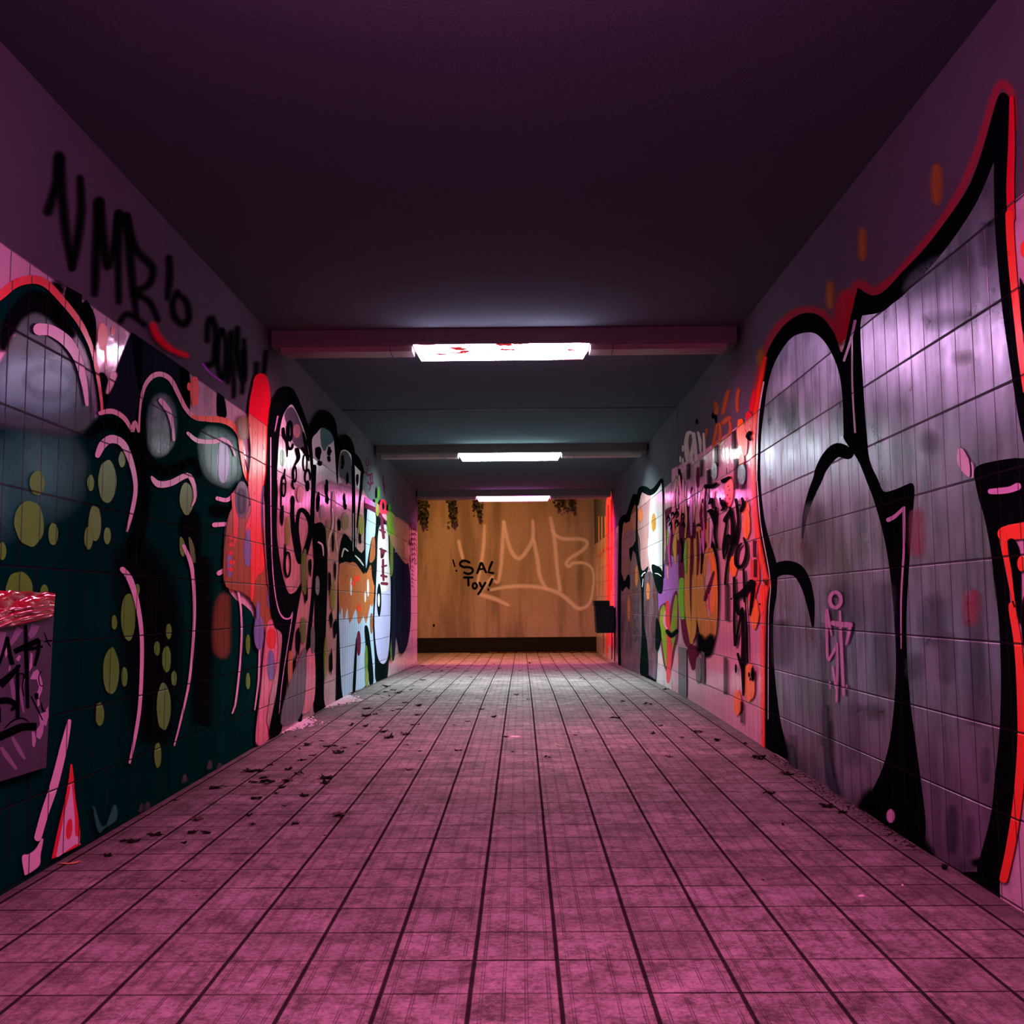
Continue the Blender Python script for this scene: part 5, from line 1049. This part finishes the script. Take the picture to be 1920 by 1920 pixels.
# small dark ball at the right wall
q = on_floor(1771, 1630); bm = bmesh.new(); bmesh.ops.create_icosphere(bm, subdivisions=2, radius=.011)
rb = random.Random(3)
for v in bm.verts: v.co *= rb.uniform(.82, 1.15)
o = mesh_obj('pebble', bm, M_LEAF, smooth=True); o.location = (q.x, q.y, q.z + .010); tag(o, 'small black pebble at the foot of the right wall', 'pebble')
# black crumbs for dirt and drawn-in shadow along the foot of the right wall and leaf litter at the end wall (uncountable)
def litter(name, pts, n, size, label, mat, sy=.05, seed=1):
    r_ = random.Random(seed); bm = bmesh.new()
    for _ in range(n):
        i = r_.randrange(len(pts) - 1); t = r_.random(); x = pts[i][0] + (pts[i+1][0] - pts[i][0]) * t + r_.gauss(0, sy); y = pts[i][1] + (pts[i+1][1] - pts[i][1]) * t + r_.gauss(0, sy)
        x = min(x, XR - .01)
        if y > YE - .06: y = YE - .06 - r_.random() * .05
        s_ = size * r_.uniform(.4, 1.3); a = r_.uniform(0, 6.28); z = fz(y)
        v = [bm.verts.new((x + s_ * math.cos(a + k * 1.57) * (1 if k % 2 else .6), y + s_ * math.sin(a + k * 1.57) * (1 if k % 2 else .6), z + (s_ * .35 * r_.random() if k else 0.0))) for k in range(4)]
        b = bm.verts.new((x, y, z - .001))
        bm.faces.new((v[0], v[1], v[2])); bm.faces.new((v[0], v[2], v[3])); bm.faces.new((v[1], v[0], b)); bm.faces.new((v[3], v[2], b)); bm.faces.new((v[2], v[1], b))
    return tag(mesh_obj(name, bm, mat), label, 'litter', kind='stuff')
M_DIRT_SHADOW = plain('black_dirt_shadow', (0.012, 0.010, 0.010), 0.95)
litter('dirt_shadow_crumbs', [(XR - .03, 4.1), (XR - .04, 5.3), (XR - .03, 6.4)], 650, .008, 'black crumbs of dirt and painted shadow along the foot of the right wall', M_DIRT_SHADOW, sy=.028, seed=2)
litter('leaf_litter', [(-1.0, YE - .25), (.2, YE - .2), (XR - .1, YE - .3)], 900, .05, 'band of leaf litter lying along the black plinth of the end wall', M_LEAFB, sy=.10, seed=6)

# ------------------------------------------------------------------ poster with crumpled red foil on the left wall
M_SHEET = plain('purple_painted_sheet', (0.050, 0.042, 0.075), 0.5, vary=0.5, scale=16, bump=.001)
M_SHEETL = plain('lavender_brush_paint', (0.20, 0.15, 0.26), 0.5, vary=0.3, scale=22)
M_SHEETP = plain('pink_brush_paint', (0.42, 0.32, 0.46), 0.5, vary=0.2, scale=22)
M_MARK = plain('black_marker_paint', (0.002, 0.003, 0.004), 0.5, spec=0.0)
XS = XL + 0.024
po = empty('poster', on_x(60, 1300, XL), 'purple painted sheet with black lettering and red foil top on the left wall', 'poster')
def keep_parent(o, par):
    o.parent = par; o.matrix_parent_inverse = Matrix.Translation(-par.location); return o
def sheet_part(name, polys, mat, off, back=None):
    bm = bmesh.new()
    for P_ in polys:
        V = [bm.verts.new(on_x(a, b, XS + off)) for a, b in P_]
        for t in tessellate_polygon([[Vector((a, b, 0)) for a, b in P_]]):
            f = bm.faces.new([V[i] for i in t])
        if back is not None:
            W = [bm.verts.new(on_x(a, b, XS + off) + Vector((-back, 0, 0))) for a, b in P_]
            for i in range(len(V)): bm.faces.new((V[i - 1], V[i], W[i], W[i - 1]))
    bm.normal_update()
    if back is None:
        for f in bm.faces:
            if f.normal.x < 0: f.normal_flip()
    else: bmesh.ops.recalc_face_normals(bm, faces=bm.faces)
    return keep_parent(mesh_obj(name, bm, mat), po)
sheet_part('sheet', [P1((-420, 480), (-420, 2010), (0, 1850), (416, 1722), (484, 365), (0, 470))], M_SHEET, 0.0, back=.018)
def ribbon(pts, w, T=P1, n=5):
    P = cr(T(*pts), False, n); out = []; ws = w if isinstance(w, list) else [w, w]
    Lh, Rh = [], []
    for i, p_ in enumerate(P):
        a = P[max(0, i - 1)]; b = P[min(len(P) - 1, i + 1)]; tx, ty = b[0] - a[0], b[1] - a[1]; L = math.hypot(tx, ty) or 1
        u = i / (len(P) - 1) * (len(ws) - 1); k = min(int(u), len(ws) - 2); h = (ws[k] + (ws[k + 1] - ws[k]) * (u - k)) / 2
        Lh.append((p_[0] - ty / L * h, p_[1] + tx / L * h)); Rh.append((p_[0] + ty / L * h, p_[1] - tx / L * h))
    return Lh + Rh[::-1]
for R_ in [ribbon(a, w) for a, w in [([(20, 500), (10, 640), (-10, 760)], [16, 8]), ([(180, 470), (130, 560), (90, 620)], [14, 6]), ([(320, 440), (290, 520), (260, 540)], [16, 10]), ([(10, 1540), (60, 1620), (150, 1740)], [6, 10, 5]), ([(110, 1450), (170, 1560), (225, 1650)], [5, 9, 4]),
    ([(215, 920), (190, 1060), (215, 1230)], [5, 6, 3]), ([(100, 920), (120, 1050), (130, 1130)], [8, 9, 4])]]: sheet_part('lavender_brush_stroke', [R_], M_SHEETL, .0006)
for R_ in [P1((170, 710), (190, 720), (170, 770), (140, 750)), P1((275, 690), (295, 700), (290, 820), (262, 860)), P1((300, 860), (340, 840), (365, 900), (382, 960), (380, 1030), (350, 1100), (360, 1160), (335, 1180), (335, 1050), (350, 1000), (330, 930), (270, 930)),
    P1((395, 1230), (435, 1170), (438, 1260), (415, 1350), (395, 1340), (385, 1420), (360, 1470), (325, 1450), (330, 1380), (360, 1340), (350, 1240)), P1((285, 1400), (310, 1400), (325, 1480), (310, 1545), (290, 1530)), P1((60, 640), (70, 700), (50, 740), (40, 680)), P1((90, 780), (95, 840), (75, 860))]: sheet_part('pink_brush_stroke', [R_], M_SHEETP, .0009)
sheet_part('black_lettering', [ribbon(a, w) for a, w in [([(-30, 860), (30, 680), (66, 545)], [5, 6, 6]), ([(66, 545), (85, 680), (112, 800)], [6, 8, 9]), ([(232, 440), (238, 700), (250, 1190)], [5, 8, 6]), ([(130, 680), (240, 630), (355, 575)], [10, 11, 10]), ([(240, 660), (310, 650), (385, 635)], [8, 6, 5]),
    ([(350, 570), (345, 680), (312, 810)], [7, 7, 5]), ([(0, 980), (90, 900), (180, 800)], [16, 12, 5]), ([(-20, 1130), (70, 1120), (140, 1160), (100, 1210)], [12, 12, 10, 5]), ([(160, 800), (158, 1000), (160, 1280)], [6, 7, 8]), ([(-10, 1450), (80, 1410), (200, 1360), (330, 1355)], [16, 15, 15, 14]),
    ([(40, 1370), (120, 1300), (200, 1280), (260, 1310)], [2, 3, 3, 1.5]), ([(280, 1080), (330, 1180), (385, 1300)], [1.5, 2.5, 2]), ([(400, 510), (430, 590), (460, 640)], [1, 2.5, 1]), ([(400, 590), (470, 580)], [3, 3]), ([(380, 850), (350, 900), (360, 980), (390, 990)], [1.5, 2, 1.5]),
    ([(170, 880), (215, 890), (200, 1000), (215, 1080)], [2, 3, 2]), ([(370, 1140), (390, 1210), (415, 1215)], [2, 3, 2]), ([(330, 1055), (332, 1110)], [7, 6]), ([(0, 1180), (5, 1320)], [3, 2])]], M_MARK, .0014)
# foil: a crumpled glossy sheet, gathered folds along its lower edge
M_FOIL = plain('glossy_red_foil', (0.36, 0.002, 0.03), 0.14, vary=.1, coat=1.0)
bm = bmesh.new(); NU, NV = 110, 40; rows = []
def topy(u): return 128 + 22 * u + 5 * math.sin(u * 21) if u > 0 else 128
def boty(u): return 470 - 112 * max(0, u) ** 1.1 + (0 if u > 0 else -u * 60)
for i in range(NU + 1):
    u = -0.9 + 1.9 * i / NU; X_ = 498 * u; r_ = []
    for j in range(NV + 1):
        v = j / NV; xx = X_ - (16 * v if u > .9 else 0) * (u - .9) * 10
        yy = topy(u) + (boty(u) - topy(u)) * v
        fold = 0.0
        if v > .5: fold = .020 * abs(math.sin((v - .5) * 17 + u * 3.0 + .8 * math.sin(5 * u))) * (1.25 - .5 * u) * .8
        crease = .012 * abs(math.sin(3.6 * u + 2.5 * v + 1.4 * math.sin(4 * v))) + .0035 * abs(math.sin(9 * u - 7 * v))
        edge = .002 * math.sin(13 * u) * (1 - v) ** 3
        r_.append(bm.verts.new(on_x(*P1((xx, yy))[0], XS + .004 + fold + crease * (1 - abs(v - .3)) + edge)))
    rows.append(r_)
for a, b in zip(rows, rows[1:]):
    for j in range(NV): bm.faces.new((a[j], a[j + 1], b[j + 1], b[j]))
bmesh.ops.recalc_face_normals(bm, faces=bm.faces)
keep_parent(mesh_obj('red_foil', bm, M_FOIL, smooth=True), po)

# ------------------------------------------------------------------ litter bin on the right wall
M_BIN = plain('dark_blue_black_metal', (0.003, 0.006, 0.010), 0.5, spec=0.15, bump=.001, scale=60)
yb = 17.0; bx1 = XR - .03
bn = empty('litter_bin', (XR - .2, yb + .2, .5), 'dark metal litter bin hanging on the right wall near the end', 'bin')
def bpart(name, bm):
    bmesh.ops.recalc_face_normals(bm, faces=bm.faces); return keep_parent(mesh_obj(name, bm, M_BIN), bn)
bl = on_y(1117, 1187, yb); bt = on_y(1153, 1126, yb); x0, x1, zb, zt = bl.x, bx1, bl.z, bt.z
def taper(bm, xa, xb, xc, xd, ya, yb_, z0, z1, bev=.008):
    vs = [bm.verts.new(c) for c in ((xa, ya, z0), (xb, ya, z0), (xb, yb_, z0), (xa, yb_, z0), (xc, ya - .01, z1), (xd, ya - .01, z1), (xd, yb_ + .01, z1), (xc, yb_ + .01, z1))]
    for q_ in ((0, 1, 2, 3), (4, 5, 6, 7), (0, 1, 5, 4), (1, 2, 6, 5), (2, 3, 7, 6), (3, 0, 4, 7)): bm.faces.new([vs[i] for i in q_])
    bmesh.ops.bevel(bm, geom=list(bm.edges), offset=bev, segments=2, affect='EDGES')
bm = bmesh.new(); taper(bm, x0 + .02, x1, x0, x1, yb, yb + .40, zb, zt - .09); bpart('bin_body', bm)
bm = bmesh.new(); taper(bm, x0 - .012, x1 - .07, x0 - .016, x1 - .075, yb - .012, yb + .412, zt - .09, zt, .006); bpart('bin_lid', bm)
bm = bmesh.new(); box(bm, (x0 + .12, yb - .022, zb + .14), (x1 - .06, yb - .004, zt - .17), bev=.005); bpart('front_panel', bm)
bm = bmesh.new(); box(bm, (x0 + .15, yb - .018, zb + .03), (x1 - .10, yb - .002, zb + .10), bev=.005); bpart('latch_plate', bm)
bm = bmesh.new(); box(bm, (x1 - .005, yb + .06, zb + .05), (XR + .002, yb + .34, zt - .12)); bpart('wall_bracket', bm)

# ------------------------------------------------------------------ ivy hanging over the end wall
M_IVY = plain('dark_ivy_leaf', (0.022, 0.028, 0.012), 0.6, vary=.4, scale=30)
def ivy(px0, px1, py1, n, label, seed, thin=1.0):
    r_ = random.Random(seed); a = on_y((px0 + px1) / 2, 900, YE - .05); t = empty('hanging_ivy', (a.x, YE - .05, a.z + .6), label, 'ivy', 'ivy clumps hanging down the end wall')
    w = (on_y(px1, 900, YE).x - on_y(px0, 900, YE).x) / 2; zb_ = on_y(px0, py1, YE).z; zt_ = 4.2
    bs = bmesh.new(); bl_ = bmesh.new()
    for s_ in range(5):
        x = a.x + r_.uniform(-.5, .5) * w; pts = []; zend = zb_ + r_.random() * .5
        for k in range(14):
            u = k / 13; pts.append((x + w * .5 * math.sin(u * 5 + s_) * u, YE - .03 - .03 * r_.random(), zt_ + (zend - zt_) * u))
        prev = None
        for q_ in pts:
            ring_ = [bs.verts.new((q_[0] + .006 * math.cos(c), q_[1] + .006 * math.sin(c), q_[2])) for c in (0, 2.1, 4.2)]
            if prev:
                for i in range(3): bs.faces.new((prev[i], prev[(i + 1) % 3], ring_[(i + 1) % 3], ring_[i]))
            prev = ring_
        for _ in range(n):
            u = r_.random() ** .8; k = min(int(u * 13), 12); q_ = pts[k]; f = 1 - .75 * u
            c = Vector((q_[0] + r_.gauss(0, w * .45 * f * thin), YE - .03 - r_.random() * .10, q_[2] + r_.uniform(-.1, .1))); sz = r_.uniform(.025, .05)
            ax = Vector((r_.uniform(-1, 1), r_.uniform(-.5, .5), r_.uniform(-1, .2))).normalized(); sd = ax.cross(Vector((0, 1, 0)) + Vector((r_.uniform(-.4, .4), 0, r_.uniform(-.4, .4)))).normalized()
            V = [bl_.verts.new(c + ax * sz * p_ + sd * sz * s2) for p_, s2 in ((-1, 0), (-.5, .6), (.2, .7), (1.1, 0), (.2, -.7), (-.5, -.6))]
            for v_ in V: v_.co.y = min(v_.co.y, YE - .004)
            bl_.faces.new(V)
    for nm, b_ in (('stems', bs), ('leaves', bl_)):
        o_ = mesh_obj(nm, b_, M_IVY); keep_parent(o_, t)
ivy(784, 804, 1005, 80, 'dark ivy clump at the left end of the end wall', 1)
ivy(832, 864, 984, 110, 'largest dark ivy clump, above the left part of the white tag', 2)
ivy(886, 906, 984, 45, 'thin ivy strand above the first tall white letter', 3)
ivy(1040, 1076, 962, 45, 'sparse ivy wisps at the right side of the end wall', 4)
